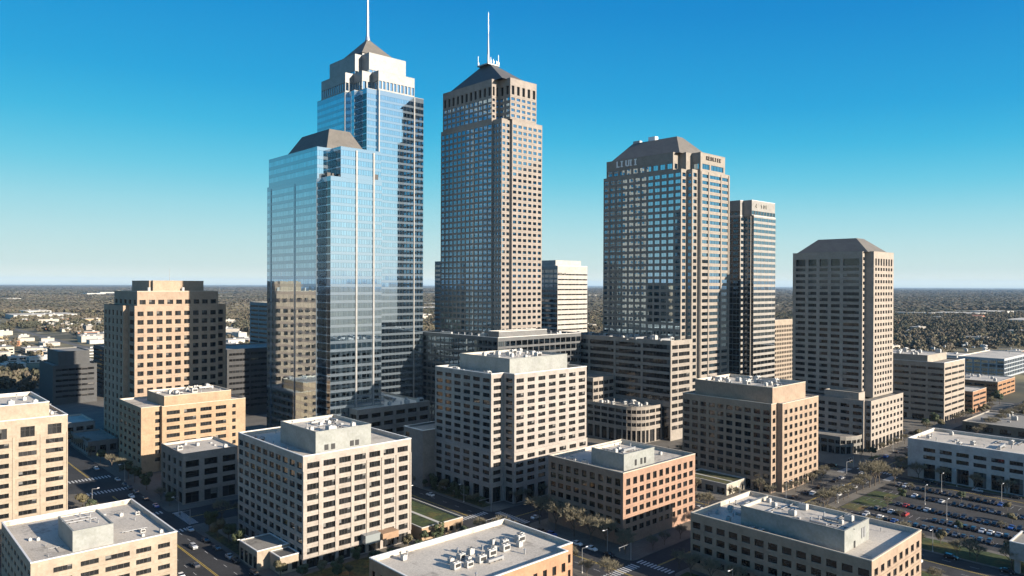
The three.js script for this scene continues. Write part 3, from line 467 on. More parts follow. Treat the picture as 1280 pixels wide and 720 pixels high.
{
  const b = new Building('office_block', 'cream low office block with a square plant room on its flat roof', 'building', 64, -278, { mat: W.sand });
  b.shaft(rect(42.9, 84, -303, -253.1), 0, 18, [G({ n: 5, m: 1.2, ww: 0.66, fh: 3.9, sill: 1.1, wh: 1.7, base: 2, top: 1.9, panes: 4, r: 0.4, cols: [[0.14, 0.26], [0.315, 0.435], [0.48, 0.65], [0.695, 0.805], [0.855, 0.945]] }), G({ n: 7, ww: 0.6, fh: 3.9, sill: 1.1, wh: 1.7, base: 2, top: 1.9 }), null, G({ n: 9, ww: 0.6, fh: 3.9, sill: 1.1, wh: 1.7, base: 2, top: 1.9, panes: 2 })], { parapet: 1.6 });
  b.penthouse(55.1, 66.6, 16, 22.8, -279.5, -259.7, W.ph, { parapet: 0.3 }); b.finish();
  const c = new Building('office_block', 'pale yellow eleven storey office block with tall top windows and stepped roof', 'building', 45, -375, { mat: W.sand });
  const o = { fh: 3.85, sill: 1.1, wh: 1.75, base: 5, top: 1.6, r: 0.4, panes: 4, topRow: { fh: 6.6, sill: 0.8, wh: 4.2, ww: 0.52, panes: 3, t: true, r: 0.5 } };
  c.shaft(rect(16, 72.7, -398, -351.4), 0, 45, [G({ ...o, n: 6, ww: 0.66 }), G({ ...o, n: 5, ww: 0.6 }), null, null], { parapet: 1 });
  for (let k = 0; k <= 6; k++) c.box('pilaster', Math.max(16, 16 + 9.45 * k - 0.4), Math.min(72.7, 16 + 9.45 * k + 0.4), 5, 38, -351.39, -351.15);
  c.shaft(rect(14, 67.5, -397, -359), 44, 50, null, { name: 'upper_storey', parapet: 1.4 }); c.finish();
}
{
  const b = new Building('office_block', 'orange brick low block with many air conditioning units on its flat roof', 'building', 139, -164, { mat: conc(0.46, 0.26, 0.155) });
  b.shaft([[112.6, -146.7], [158.6, -146.7], [158.6, -150.4], [164.6, -150.4], [164.6, -181], [112.6, -181]], 0, 22, [G({ n: 12, ww: 0.42, fh: 5.2, sill: 1.2, wh: 2.9, base: 1, top: 2.2, panes: 1, r: 0.4 }), null, G({ n: 2, ww: 0.42, fh: 5.2, sill: 1.2, wh: 2.9, base: 1, top: 2.2, panes: 1, r: 0.4 }), G({ n: 8, ww: 0.42, fh: 5.2, sill: 1.2, wh: 2.9, base: 1, top: 2.2, panes: 1 }), null, G({ n: 8, ww: 0.42, fh: 5.2, sill: 1.2, wh: 2.9, base: 1, top: 2.2, panes: 1, r: 0.4 })], { parapet: 1.4 }); b.finish();
}
{
  const b = new Building('office_block', 'beige ribbon windowed office block behind the pale stone tower', 'building', 620, -205, { mat: conc(0.41, 0.345, 0.285) });
  const o = { fh: 4.45, sill: 1.6, wh: 1.75, g: 5.2, gw: 0.7, top: 2.6, r: 0.4 };
  b.shaft(rect(597.4, 645, -250, -179.7), 0, 43.8, [G({ ...o, n: 3, m: 1, ww: 0.92, panes: 4, gn: 9 }), G({ ...o, n: 4, ww: 0.9 }), null, G({ ...o, n: 6, ww: 0.88, panes: 4 })], { parapet: 1, roofMat: M.roofGrey });
  b.penthouse(597.6, 640, 43, 48.4, -248, -191, conc(0.41, 0.36, 0.30), { roofMat: M.roofWhite }); b.finish();
  const low = (name, label, x0, x1, z0, z1, h, mat, styles, roof, pr = 0.8) => { const q = new Building(name, label, 'building', (x0 + x1) / 2, (z0 + z1) / 2, { mat }); q.shaft(rect(x0, x1, z0, z1), 0, h, styles, { parapet: pr, roofMat: roof, coping: M.copingTan }); return q.finish(); };
  const b16 = low('office_block', 'small brown brick block with stripe windows beside the ribbon windowed block', 655.3, 691, -215, -176.9, 17.5, conc(0.38, 0.21, 0.12), [G({ n: 2, m: 1, ww: 0.92, fh: 3.6, sill: 1.1, wh: 1.5, g: 4.2, gn: 5, top: 1.6, panes: 6 }), null, null, G({ n: 3, ww: 0.9, fh: 3.6, sill: 1.1, wh: 1.5, g: 4.2, top: 1.6, panes: 4 })], M.roofWhite);
  low('office_block', 'long brown brick warehouse block with white roof beyond the stripe windowed block', 768.5, 826, -236, -187.9, 14, conc(0.37, 0.20, 0.10), [G({ n: 4, m: 1, ww: 0.84, fh: 4.4, sill: 1.3, wh: 1.7, base: 0, top: 1.4, panes: 6 }), null, null, G({ n: 5, ww: 0.84, fh: 4.4, sill: 1.3, wh: 1.7, base: 0, top: 1.4, panes: 6 })], M.roofWhite);
  const g18 = new Building('glass_block', 'long blue glass apartment block at the edge of the woods', 'building', 1000, -245, { mat: conc(0.42, 0.46, 0.50), glass: M.glassGrey }); const s18 = G({ bay: 7, ww: 0.85, fh: 5, sill: 0.8, wh: 3.8, base: 1, top: 2, panes: 3, r: 0.8 });
  g18.shaft([[936.6, -223], [1060, -223], [1060, -268], [936.6, -268]], 0, 21, s18, { parapet: 0.8, roofMat: M.roofWhite }); g18.finish();
  low('low_building', 'dark single storey brick building with grey gravel roof across from the white block', 577, 640, -162, -70, 6.4, conc(0.20, 0.17, 0.13), [null, null, null, G({ n: 9, ww: 0.6, fh: 4.6, sill: 0.4, wh: 3.2, base: 0, top: 1.4, panes: 3 })], M.roofGrey, 0.7);
  const w = new Building('office_block', 'white low block with two rows of strip windows over tall openings, by the car park', 'building', 440, -112, { mat: W.white });
  const ws = { rows(L) { const c = []; for (let k = 0; k < 8; k++) c.push({ s: 7.5 + k * 7.6, w: 5.6 }); const cc = c.filter(q => q.s + q.w < L - 1); return [{ y: 0.4, h: 7.6, cols: cc, panes: 3, r: 1.2, t: true }, { y: 10.4, h: 2.0, cols: cc, panes: 4, r: 0.5 }, { y: 14.2, h: 2.0, cols: cc, panes: 4, r: 0.5 }]; } };
  w.shaft(rect(416, 456, -142.2, -72), 0, 20.1, [null, null, null, ws], { parapet: 1.5 }); w.finish();
  const s = new Building('low_building', 'grey concrete structure with a flat roof beside the parking lot exit', 'building', 330, -55, { mat: conc(0.38, 0.38, 0.37) });
  s.shaft(rect(302, 318, -70, -46), 5, 11, null, { parapet: 0.6, roofMat: M.roofGrey }); for (const [x, z] of [[304, -68], [316, -68], [304, -48], [316, -48]]) s.box('column', x - 0.8, x + 0.8, 0.1, 5.01, z - 0.8, z + 0.8); s.finish();
}
{ // green roofed pavilions
  const g = (label, x0, x1, z0, z1, h, mat, grass, st, sw) => { const b = new Building('pavilion', label, 'building', (x0 + x1) / 2, (z0 + z1) / 2, { mat }); b.shaft(rect(x0, x1, z0, z1), 0, h, [st, null, null, sw ?? null], { parapet: 0.5, roofMat: grass, coping: M.kerb, parapetMat: M.kerb }); b.box('roof_path', x0 + (x1 - x0) * 0.45, x0 + (x1 - x0) * 0.52, h - 0.5, h - 0.38, z0 + 0.6, z1 - 0.6, M.kerb); return b.finish(); };
  g('low pavilion with bright green lawn roof beside the cream ten storey block', 168.5, 189, -274, -233, 5.2, conc(0.44, 0.31, 0.20), M.grass, G({ cols: [[0.05, 0.22], [0.3, 0.46], [0.52, 0.62], [0.66, 0.76], [0.82, 0.96]], fh: 4, sill: 0.5, wh: 2.2, base: 0.4, top: 1, panes: 1, r: 0.6 }));
  g('small pavilion with mossy green roof beside the sandy brown block', 312, 329.5, -212, -186.5, 5.4, conc(0.50, 0.45, 0.37), M.grassDry, G({ n: 3, ww: 0.3, fh: 4, sill: 0.2, wh: 2.6, base: 0, top: 1.2, panes: 1, r: 0.5 }), G({ n: 4, ww: 0.7, fh: 4, sill: 0.3, wh: 3, base: 0, top: 1.2, panes: 2, r: 0.8 }));
}
{ // shaded blocks behind
  const q = (label, x0, x1, z0, z1, h, mat, st, o = {}) => { const b = new Building('office_block', label, 'building', (x0 + x1) / 2, (z0 + z1) / 2, { mat, glass: o.glass }); b.shaft(rect(x0, x1, z0, z1), 0, h, st, { parapet: 0.9, roofMat: o.roof ?? M.roofGrey, coping: mat }); if (o.ph) b.penthouse(...o.ph, mat, { roofMat: M.roofGrey }); return b.finish(); };
  const rib = n => G({ n, m: 1, ww: 0.93, fh: 4.3, sill: 1.6, wh: 1.8, base: 4, top: 2, panes: 6, r: 0.4 });
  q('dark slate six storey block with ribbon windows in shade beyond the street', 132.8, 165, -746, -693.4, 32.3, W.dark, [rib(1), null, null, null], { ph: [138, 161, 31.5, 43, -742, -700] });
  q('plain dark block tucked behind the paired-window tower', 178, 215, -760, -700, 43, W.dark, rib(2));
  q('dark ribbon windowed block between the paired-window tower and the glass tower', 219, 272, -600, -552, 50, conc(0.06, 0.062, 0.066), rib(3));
  q('slim grey block rising behind the glass tower', 300, 330, -700, -660, 82, conc(0.36, 0.37, 0.38), rib(2));
  { const b = new Building('office_block', 'low grey parking block with long openings wrapped round the foot of the glass tower', 'building', 226, -360, { mat: W.grey }); const st = G({ bay: 8.2, ww: 0.76, fh: 4.6, sill: 1.3, wh: 2.3, base: 3, top: 1.6, panes: 1, r: 0.9 });
    b.shaft([[203, -338.5], [250, -338.5], [250, -400], [224, -400], [224, -346.7], [203, -346.7]], 0, 33.5, st, { parapet: 0.9, roofMat: M.roofWhite, coping: W.grey }); b.finish(); }
  q('low block with blue-white flat roof in the shade of the paired-window tower', 96, 124, -560, -526, 12, conc(0.3, 0.3, 0.3), G({ bay: 6, ww: 0.7, fh: 4.6, sill: 1, wh: 2.4, base: 1, top: 1.5, panes: 2 }), { roof: M.roofWhite });
  q('single storey dark shed beside the tan seven storey block', 109, 125, -518, -478, 8, conc(0.24, 0.23, 0.22), G({ bay: 5, ww: 0.6, fh: 5, sill: 1, wh: 3, base: 0.5, top: 1.5, panes: 2 }));
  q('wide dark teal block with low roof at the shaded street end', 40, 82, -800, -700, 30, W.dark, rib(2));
}
// ---------------------------------------------------------------- road markings, car park, lawns
function dashes(name, alongZ, c, a, b, step, len, w, mat) { const g = new GB(); for (let s = a; s + len <= b; s += step) alongZ ? g.top(c - w / 2, c + w / 2, s, s + len, 0.012) : g.top(s, s + len, c - w / 2, c + w / 2, 0.012); struct(name, g.geo(), mat); }
for (const [c, a, b] of [[97, -306, -60], [97, -380, -342], [97, -540, -424], [202, -215, -60], [202, -306, -246], [293, -144, -60], [293, -216, -170], [293, -336, -248], [404, -144, -60], [404, -240, -172]]) for (const q of [-0.25, 0.25]) dashes('lane_line', true, c + q, a, b, b - a, b - a, 0.15, M.paintYellow);
for (const [c, a, b] of [[92, -306, -60], [102.5, -306, -60], [197, -215, -60], [207, -306, -246], [288, -144, -60], [298, -144, -60], [288, -336, -248]]) dashes('lane_line', true, c, a, b, 9, 3, 0.15, M.paintWhite);
for (const [c, a, b] of [[-324, 112, 188], [-324, 216, 279], [-231, 216, 279], [-231, 307, 394], [-156.5, 307, 393], [-156.5, 216, 279], [-158, 415, 526], [-324, -200, 82]]) for (const q of [-0.25, 0.25]) dashes('lane_line', false, c + q, a, b, b - a, b - a, 0.15, M.paintYellow);
function crosswalk(x0, x1, z0, z1) { const g = new THREE.Group(); g.name = numbered('crosswalk'); g.userData.kind = 'structure'; scene.add(g); const wide = x1 - x0 > z1 - z0, n = Math.floor((wide ? x1 - x0 : z1 - z0) / 1.5);
  for (let k = 0; k < n; k++) { const q = new GB(), o = 0.4 + k * 1.5; wide ? q.top(x0 + o, x0 + o + 0.7, z0, z1, 0.012) : q.top(x0, x1, z0 + o, z0 + o + 0.7, 0.012); mesh('stripe', q.geo(), M.paintWhite, g); } }
for (const w of [[87, 107, -393, -388], [87, 107, -423, -418], [87, 107, -341, -337], [87, 107, -311, -307], [109, 113, -335, -313], [193, 211, -245.5, -242], [193, 211, -220, -216.5], [213, 216.5, -241, -221], [193, 211, -164, -160], [213, 216.5, -164, -149], [284, 302, -169, -165.5], [284, 302, -148, -144], [303.5, 307, -164, -149], [397.5, 410.5, -171.5, -168], [397.5, 410.5, -148, -144.5], [411.5, 415, -167, -149]]) crosswalk(...w);
{ const g = new GB(); g.box(322, 395.5, 0.1, 0.164, -143, -63, false); struct('car_park', g.geo(), M.lot);
  const l = new GB(); for (const x of [391, 376, 357, 343, 330]) for (let z = -139; z < -66; z += 2.9) l.top(x - 2.5, x + 2.5, z - 0.06, z + 0.06, 0.17); struct('bay_lines', l.geo(), M.paintWhite); }
lawn(346, 360, -142.5, -129); lawn(361.5, 374, -142.5, -131); lawn(334, 344.5, -142.5, -134, M.grassDry); lawn(304.5, 319, -140, -118, M.grassDry); lawn(304.5, 319, -112, -64); lawn(265, 281, -120, -45); lawn(167, 190, -228, -205); lawn(110, 190, -233, -186, M.grassDry); lawn(86.2 - 9, 85, -252, -246); lawn(78, 85.4, -280, -262); lawn(214, 219, -146, -85); lawn(277, 281.5, -214, -170, M.grassDry); lawn(440, 452, -172, -169); lawn(110, 114, -300, -266, M.grassDry); lawn(214, 219.5, -290, -250, M.grassDry); lawn(412, 415.5, -140, -76, M.grassDry);

// ---------------------------------------------------------------- signs
const font = await new FontLoader().loadAsync('fonts/droid/droid_sans_bold.typeface.json');
function sign(label, chars, x, y, z, turn, size, width, mat, depth = 0.5) {
  const o = thing('building_sign', label, 'sign', x, y, z, turn); const step = width / chars.length;
  [...chars].forEach((c, k) => { if (c === ' ') return; const g = new TextGeometry(c, { font, size, depth, curveSegments: 3 }); const m = mesh('letter', g, mat, o); m.position.x = k * step; });
}
sign('raised white letters on the shaded parapet of the hipped-roof stone tower', 'LIUII', 411.05, 183.3, -335, -Math.PI / 2, 4.4, 20, M.white);
sign('small dark letters on the sunlit parapet of the hipped-roof stone tower', 'KEBLIEE', 430.5, 184.0, -274.2, 0, 2.6, 19, std(0.06, 0.05, 0.045));
sign('faint dark letters on the pale parapet of the slim glass tower', '4 1OE', 499, 157.2, -275.75, 0, 2.8, 18.6, std(0.24, 0.23, 0.2));
sign('tiny grey letters on the white ribbon windowed tower', 'HAR ES', 493.6, 109.2, -470.25, 0, 1.9, 11, std(0.2, 0.19, 0.17));

// ---------------------------------------------------------------- rooftop plant
function makeUnit(kind) {
  const o = new THREE.Group();
  if (kind === 0) { mesh('cabinet', new RoundedBoxGeometry(2.6, 1.7, 1.9, 1, 0.06).translate(0, 1.1, 0), M.unit, o); mesh('kerb', new THREE.BoxGeometry(2.4, 0.3, 1.7).translate(0, 0.13, 0), M.galv, o); for (const x of [-0.65, 0.65]) { const f = mesh('fan_shroud', new THREE.CylinderGeometry(0.5, 0.55, 0.3, 14, 1, true).translate(x, 2.08, 0), M.galv, o); mesh('fan', new THREE.CylinderGeometry(0.46, 0.46, 0.04, 14).translate(x, 2.0, 0), M.black, f); } mesh('grille', new THREE.BoxGeometry(1.9, 0.9, 0.06).translate(0.1, 1.1, 0.97), M.black, o); }
  else if (kind === 1) { mesh('cabinet', new RoundedBoxGeometry(1.5, 1.3, 1.4, 1, 0.05).translate(0, 0.85, 0), M.unit, o); const f = mesh('fan_shroud', new THREE.CylinderGeometry(0.52, 0.56, 0.28, 14, 1, true).translate(0, 1.62, 0), M.galv, o); mesh('fan', new THREE.CylinderGeometry(0.48, 0.48, 0.04, 14).translate(0, 1.54, 0), M.black, f); mesh('kerb', new THREE.BoxGeometry(1.3, 0.24, 1.2).translate(0, 0.1, 0), M.galv, o); }
  else if (kind === 2) { mesh('duct', new RoundedBoxGeometry(6.5, 0.9, 1.0, 1, 0.08).translate(0, 0.95, 0), M.galv, o); mesh('elbow', new RoundedBoxGeometry(1.0, 1.5, 1.0, 1, 0.08).translate(3.6, 0.75, 0), M.galv, o); for (const x of [-2.4, 0, 2.2]) mesh('support', new THREE.BoxGeometry(0.12, 0.5, 1.0).translate(x, 0.25, 0), M.galv, o); }
  else if (kind === 4) { mesh('pipe', new THREE.CylinderGeometry(0.14, 0.14, 9, 8).rotateZ(Math.PI / 2).translate(0, 0.42, 0), M.galv, o); mesh('riser', new THREE.CylinderGeometry(0.14, 0.14, 0.6, 8).translate(4.4, 0.2, 0), M.galv, o); for (const x of [-3.6, -1.2, 1.2, 3.4]) mesh('block', new THREE.BoxGeometry(0.3, 0.28, 0.6).translate(x, 0.14, 0), M.black, o); }
  else if (kind === 5) { mesh('kerb', new THREE.BoxGeometry(1.5, 0.6, 1.2).translate(0, 0.3, 0), M.galv, o); mesh('lid', new THREE.BoxGeometry(1.6, 0.12, 1.3).translate(0, 0.66, 0), M.unit, o); }
  else { mesh('pipe', new THREE.CylinderGeometry(0.24, 0.24, 1.4, 10).translate(0, 0.7, 0), M.galv, o); mesh('hood', new THREE.ConeGeometry(0.5, 0.4, 12).translate(0, 1.55, 0), M.galv, o); }
  return o;
}
const unitKinds = [0, 1, 2, 3, 4, 5].map(k => { const o = makeUnit(k); o.userData = { category: ['rooftop unit', 'rooftop unit', 'duct', 'roof vent', 'pipe', 'roof hatch'][k], base: ['rooftop_unit', 'condenser_unit', 'roof_duct', 'roof_vent', 'roof_pipe', 'roof_hatch'][k] }; return o; });
const kindWords = ['boxy grey twin fan air handler', 'small square condenser with one fan', 'long galvanised duct run', 'capped metal vent pipe', 'thin pipe run on blocks', 'low square roof hatch'];
function plant(where, y, list) { for (const [x, z, k, turn = 0, s = 1] of list) copyOf(unitKinds[k], kindWords[k] + ' on ' + where, x, y, z, turn, ['twin fan air handlers', 'small condensers', 'duct runs', 'vent pipes', 'pipe runs', 'roof hatches'][k] + ' on ' + where, s); }
function scatter(where, y, x0, x1, z0, z1, n, seed, s0 = 1, avoid) {
  const r = rngOf(seed), got = []; let guard = 0;
  n = Math.round(n * 1.6); while (got.length < n && guard++ < 700) { const x = x0 + 1.5 + r() * (x1 - x0 - 3), z = z0 + 1.5 + r() * (z1 - z0 - 3); if (avoid?.(x, z) || got.some(g => Math.hypot(g[0] - x, g[1] - z) < 3.1 * s0)) continue; const q = r(); got.push([x, z, q < 0.24 ? 0 : q < 0.46 ? 1 : q < 0.58 ? 2 : q < 0.78 ? 3 : q < 0.9 ? 4 : 5, r() < 0.5 ? 0 : Math.PI / 2, s0 * (0.7 + 0.42 * r())]); }
  plant(where, y, got);
}
plant('the roof of the orange brick block', 20.6, [[128, -161, 0, 0.1, 1], [131.5, -159.5, 0, 0, 0.9], [134, -162.5, 1], [136.5, -160, 0, 0, 1.05], [133.5, -165.5, 0, 0.2, 0.9], [138, -166.5, 1, 0, 1.2], [141.5, -161.5, 0, 0, 1.1], [145, -164, 1], [147.5, -162, 0, 0, 1.05], [150.5, -165.5, 0, 0, 0.9], [153, -161.5, 1, 0, 1.1], [156, -164.5, 0, 0, 1.1], [158.5, -166.8, 1, 0, 1.2], [129.5, -165, 1], [143, -167, 3], [136, -170, 3], [148.5, -168.5, 1], [139.5, -157.5, 2, 0, 0.8], [128, -152, 3], [150, -156, 3], [121, -176, 1], [123.5, -178, 3]]);
scatter('the penthouse of the cream ten storey block', 45.4, 129, 150, -269, -243, 11, 21, 1.05); scatter('the main roof of the cream ten storey block', 38.4, 121.5, 127, -290, -246, 4, 22, 0.8); scatter('the rear roof of the cream ten storey block', 38.4, 130, 163, -290, -273, 5, 23, 0.9);
scatter('the penthouse of the white fifteen storey block', 64, 235, 272, -290, -255, 17, 24, 1.2); scatter('the main roof of the white fifteen storey block', 57.7, 222, 233, -292, -256, 5, 25, 0.9);
scatter('the penthouse of the pinkish tan block', 31.8, 231, 248, -198.5, -184, 6, 26, 1.0); scatter('the main roof of the pinkish tan block', 26.5, 252, 269, -214, -180, 6, 27, 0.9); scatter('the left roof edge of the pinkish tan block', 26.5, 223.5, 229, -213, -196, 3, 51, 0.9);
scatter('the long white penthouse', 24.1, 228, 244, -129, -97, 12, 28, 1.0); scatter('the blue-white roof around the long penthouse', 18.5, 223.5, 261, -145.5, -131.5, 8, 29, 0.9); scatter('the roof strip beside the long penthouse', 18.5, 222.8, 226.2, -128, -100, 4, 30, 0.75); scatter('the sunlit roof end by the long penthouse', 18.5, 247, 261, -128, -88, 4, 31, 0.8);
scatter('the penthouse of the sandy brown block', 48.7, 337, 369, -218, -178, 17, 32, 1.25); scatter('the plant room of the cream low block', 22.5, 57, 65.5, -278, -262, 4, 33, 0.9); scatter('the flat roof of the cream low block', 16.4, 68, 83, -300, -256, 5, 34, 0.8); scatter('the left roof of the cream low block', 16.4, 44.5, 54, -282, -258, 4, 52, 0.7);
scatter('the penthouse of the tan seven storey block', 38.7, 132, 166, -443, -417, 10, 35, 1.1); scatter('the roof of the small grey block', 22, 118, 140, -371, -346, 4, 36, 1); scatter('the roof of the pale yellow block', 44, 55, 71, -397, -353, 4, 37, 1, (x, z) => x < 69); scatter('the upper roof of the pale yellow block', 48.6, 30, 66, -396, -361, 8, 38, 1.1);
scatter('the roof of the dark banded block', 63, 395.5, 410, -366, -282, 22, 39, 1.5); scatter('the curved wing of the dark banded block', 22, 372, 392, -320, -288, 9, 40, 1.2); scatter('the podium roof of the brown stone tower', 64.8, 368, 389, -410, -353, 10, 41, 1.5); scatter('the left podium roof of the brown stone tower', 64.8, 313.5, 328, -430, -366, 9, 42, 1.5);
scatter('the podium of the pale stone tower', 30, 472, 506, -180.6, -177.2, 0, 43); scatter('the roof of the beige ribbon windowed block', 47.8, 600, 638, -245, -193, 10, 44, 1.5); scatter('the roof of the white low block', 18.6, 418, 454, -140, -76, 14, 45, 1.2); scatter('the roof of the low grey parking block', 32.6, 226, 248, -398, -341, 12, 46, 1.4); scatter('the roof of the brown brick warehouse', 13.2, 772, 824, -232, -190, 8, 47, 1.5); scatter('the gravel roof of the dark single storey building', 5.7, 580, 636, -158, -80, 9, 48, 1.3); scatter('the roof of the white ribbon windowed tower', 116.5, 494, 530, -503, -493, 3, 49, 1.6); scatter('the roof of the blue glass apartment block', 23.2, 940, 1100, -320, -228, 9, 50, 2);

// ---------------------------------------------------------------- trees
const barkMat = std(0.10, 0.080, 0.060, 0.95), twigMat = std(0.17, 0.15, 0.10, 0.95), leafMats = [std(0.055, 0.07, 0.03, 0.9), std(0.11, 0.095, 0.05, 0.9), std(0.045, 0.06, 0.03, 0.9)];
function bareTree(seed, H) {                        // tapered trunk and limbs, a haze of real twigs as crown
  const r = rngOf(seed), P = [], N = [], tp = [], ti = [];
  const trunk = [], v = new THREE.Vector3();
  function seg(a, b, r0, r1, sides) { const g = new THREE.CylinderGeometry(r1, r0, a.distanceTo(b), sides, 1, true); g.translate(0, a.distanceTo(b) / 2, 0); g.applyQuaternion(new THREE.Quaternion().setFromUnitVectors(new THREE.Vector3(0, 1, 0), v.copy(b).sub(a).normalize())); g.translate(a.x, a.y, a.z); trunk.push(g); }
  function twig(a, dir, L) { const s = new THREE.Vector3(r() - 0.5, r() - 0.5, r() - 0.5).cross(dir).normalize().multiplyScalar(0.034 + 0.026 * r()), e = a.clone().addScaledVector(dir, L), n = tp.length / 3; tp.push(a.x - s.x, a.y - s.y, a.z - s.z, a.x + s.x, a.y + s.y, a.z + s.z, e.x, e.y, e.z); ti.push(n, n + 1, n + 2); }
  function grow(a, dir, L, rad, d) {
    const b = a.clone().addScaledVector(dir, L); seg(a, b, rad, rad * 0.68, d > 3 ? 7 : d > 1 ? 5 : 3);
    if (d === 0) { for (let k = 0; k < 16; k++) twig(a.clone().lerp(b, r()), dir.clone().add(new THREE.Vector3(r() - 0.5, r() - 0.35, r() - 0.5).multiplyScalar(1.7)).normalize(), 0.7 + r() * 0.9); return; }
    const n = d > 3 ? 4 : 3; for (let k = 0; k < n; k++) { const az = (k + r() * 0.7) / n * 6.283, t = 0.42 + 0.4 * r(); const nd = new THREE.Vector3(Math.cos(az) * t, 0, Math.sin(az) * t).add(dir).add(new THREE.Vector3(0, 0.12, 0)).normalize(); grow(a.clone().lerp(b, 0.72 + 0.28 * r()), nd, L * (0.68 + 0.2 * r()), rad * 0.62, d - 1); }
  }
  grow(new THREE.Vector3(), new THREE.Vector3(0.03, 1, 0.02).normalize(), H * 0.27, H * 0.021, 4);
  const g = new THREE.BufferGeometry(); g.setAttribute('position', new THREE.Float32BufferAttribute(tp, 3)); g.setIndex(ti); g.computeVertexNormals();
  const o = new THREE.Group(); mesh('trunk', mergeGeometries(trunk), barkMat, o); mesh('crown', g, twigMat, o); return o;
}
function crownGeo(seed, n, R, Hc, size) {           // leaf clumps: many small faces in uneven lobes
  const r = rngOf(seed), pos = [], idx = [], lobes = Array.from({ length: 7 }, () => [(r() - 0.5) * R * 1.1, (0.25 + 0.6 * r()) * Hc, (r() - 0.5) * R * 1.1, R * (0.36 + 0.26 * r())]), a = new THREE.Vector3(), b = new THREE.Vector3(), c = new THREE.Vector3();
  for (let k = 0; k < n; k++) { const l = lobes[k % 7]; a.set(r() - 0.5, r() - 0.5, r() - 0.5).normalize(); const q = l[3] * (0.72 + 0.34 * r()), s = size * (0.6 + 0.8 * r()); const px = l[0] + a.x * q, py = l[1] + a.y * q * 0.85, pz = l[2] + a.z * q;
    b.set(r() - 0.5, r() - 0.5, r() - 0.5).cross(a).normalize(); c.copy(a).cross(b); a.addScaledVector(b, (r() - 0.5)).normalize(); c.copy(a).cross(b).normalize(); b.copy(c).cross(a); const i = pos.length / 3;
    for (const [u, w] of [[-1, -0.6], [0.9, -0.8], [1, 0.7], [-0.7, 1]]) pos.push(px + (b.x * u + c.x * w) * s, py + (b.y * u + c.y * w) * s, pz + (b.z * u + c.z * w) * s); idx.push(i, i + 1, i + 2, i, i + 2, i + 3); }
  const g = new THREE.BufferGeometry(); g.setAttribute('position', new THREE.Float32BufferAttribute(pos, 3)); g.setIndex(idx); g.computeVertexNormals(); return g;
}
function leafyTree(seed, H, mat) { const o = new THREE.Group(); const t = []; t.push(new THREE.CylinderGeometry(H * 0.014, H * 0.026, H * 0.55, 7).translate(0, H * 0.275, 0)); const r = rngOf(seed + 9); for (let k = 0; k < 4; k++) t.push(new THREE.CylinderGeometry(H * 0.006, H * 0.013, H * 0.4, 5).translate(0, H * 0.2, 0).rotateX(0.55 + 0.2 * r()).rotateY(k * 1.57 + r()).translate(0, H * 0.36, 0)); mesh('trunk', mergeGeometries(t.map(g => g.toNonIndexed())), barkMat, o); mesh('crown', crownGeo(seed, 1500, H * 0.36, H * 0.72, H * 0.028).translate(0, H * 0.28, 0), mat, o); return o; }
const treeKinds = [];
for (let k = 0; k < 3; k++) { const o = bareTree(60 + k, 10); o.userData = { category: 'tree', base: 'bare_tree' }; treeKinds.push(o); }
for (let k = 0; k < 3; k++) { const o = leafyTree(70 + k, 9, leafMats[k]); o.userData = { category: 'tree', base: 'leafy_tree' }; treeKinds.push(o); }
function trees(kindFn, label, group, spots) { spots.forEach(([x, z, s = 1, k], i) => copyOf(treeKinds[k ?? kindFn(i)], label, x, 0.14, z, (i * 2.4 + x) % 6.28, group, s)); }
const bare = i => i % 3, leafy = i => 3 + i % 3, any = i => (i * 5) % 6;
trees(bare, 'bare winter tree in the bed beside the pinkish tan six storey block', 'bare trees by the pinkish tan block', [[217, -217, 1.5], [216.4, -207, 1.4], [216.6, -197, 1.45], [216.4, -188, 1.3], [217, -181, 1.25], [219, -173.5, 1.0], [216, -171, 0.9]]);
trees(bare, 'bare tree growing beside the grey brown block with the long penthouse', 'bare trees by the long penthouse block', [[216.6, -143, 1.0], [216.2, -135, 0.95], [217, -126, 1.05], [216, -117, 1.0], [216.6, -106, 1.0], [219, -149.5, 0.8]]);
trees(bare, 'bare spreading tree at the car park corner by the street', 'bare trees at the car park corner', [[383, -146, 1.5], [389, -146.2, 1.35], [377, -146.3, 1.5], [394.6, -141, 1.0], [370, -146.6, 1.0], [362, -146.4, 0.9], [352, -146.3, 0.8]]);
trees(bare, 'bare brown street tree in front of the white low block', 'bare trees by the white low block', [[413, -136, 1.05], [413.2, -124, 1.0], [413, -110, 0.95], [413.3, -97, 0.95], [413, -86, 0.9], [413.4, -144, 0.9]]);
trees(leafy, 'dark leafy tree in the planting below the cream ten storey block', 'leafy trees below the cream block', [[112, -300, 0.9], [111.5, -290, 1.0], [112.3, -281, 0.9], [112, -271, 0.85], [124, -230, 0.6], [131, -229, 0.55], [138, -230, 0.6], [160, -230.5, 0.7], [168, -230, 0.6], [175, -229.6, 0.7], [112, -236, 0.8], [116, -228, 0.7]]);
trees(leafy, 'dense dark tree by the arcade of the white fifteen storey block', 'dark trees by the arcade', [[216.5, -290, 0.75], [216.8, -282, 0.85], [216.3, -274, 0.8], [216.8, -266, 0.7], [216.6, -258, 0.6], [216.7, -298, 0.8], [216.9, -305, 0.7]]);
trees(any, 'street tree on the pavement across from the small grey block', 'street trees by the small grey block', [[82, -345, 0.9], [82.2, -356, 0.8], [82, -368, 0.9], [111.5, -346, 0.7], [111.6, -358, 0.7], [81.5, -303, 0.8], [82, -292, 0.7], [111.6, -398, 1.0, 5], [111.4, -408, 1.1, 5], [112, -380, 0.9, 3], [82, -422, 0.8], [111.8, -425, 0.9], [112, -440, 0.9], [110, -455, 0.9], [82, -436, 0.8]]);
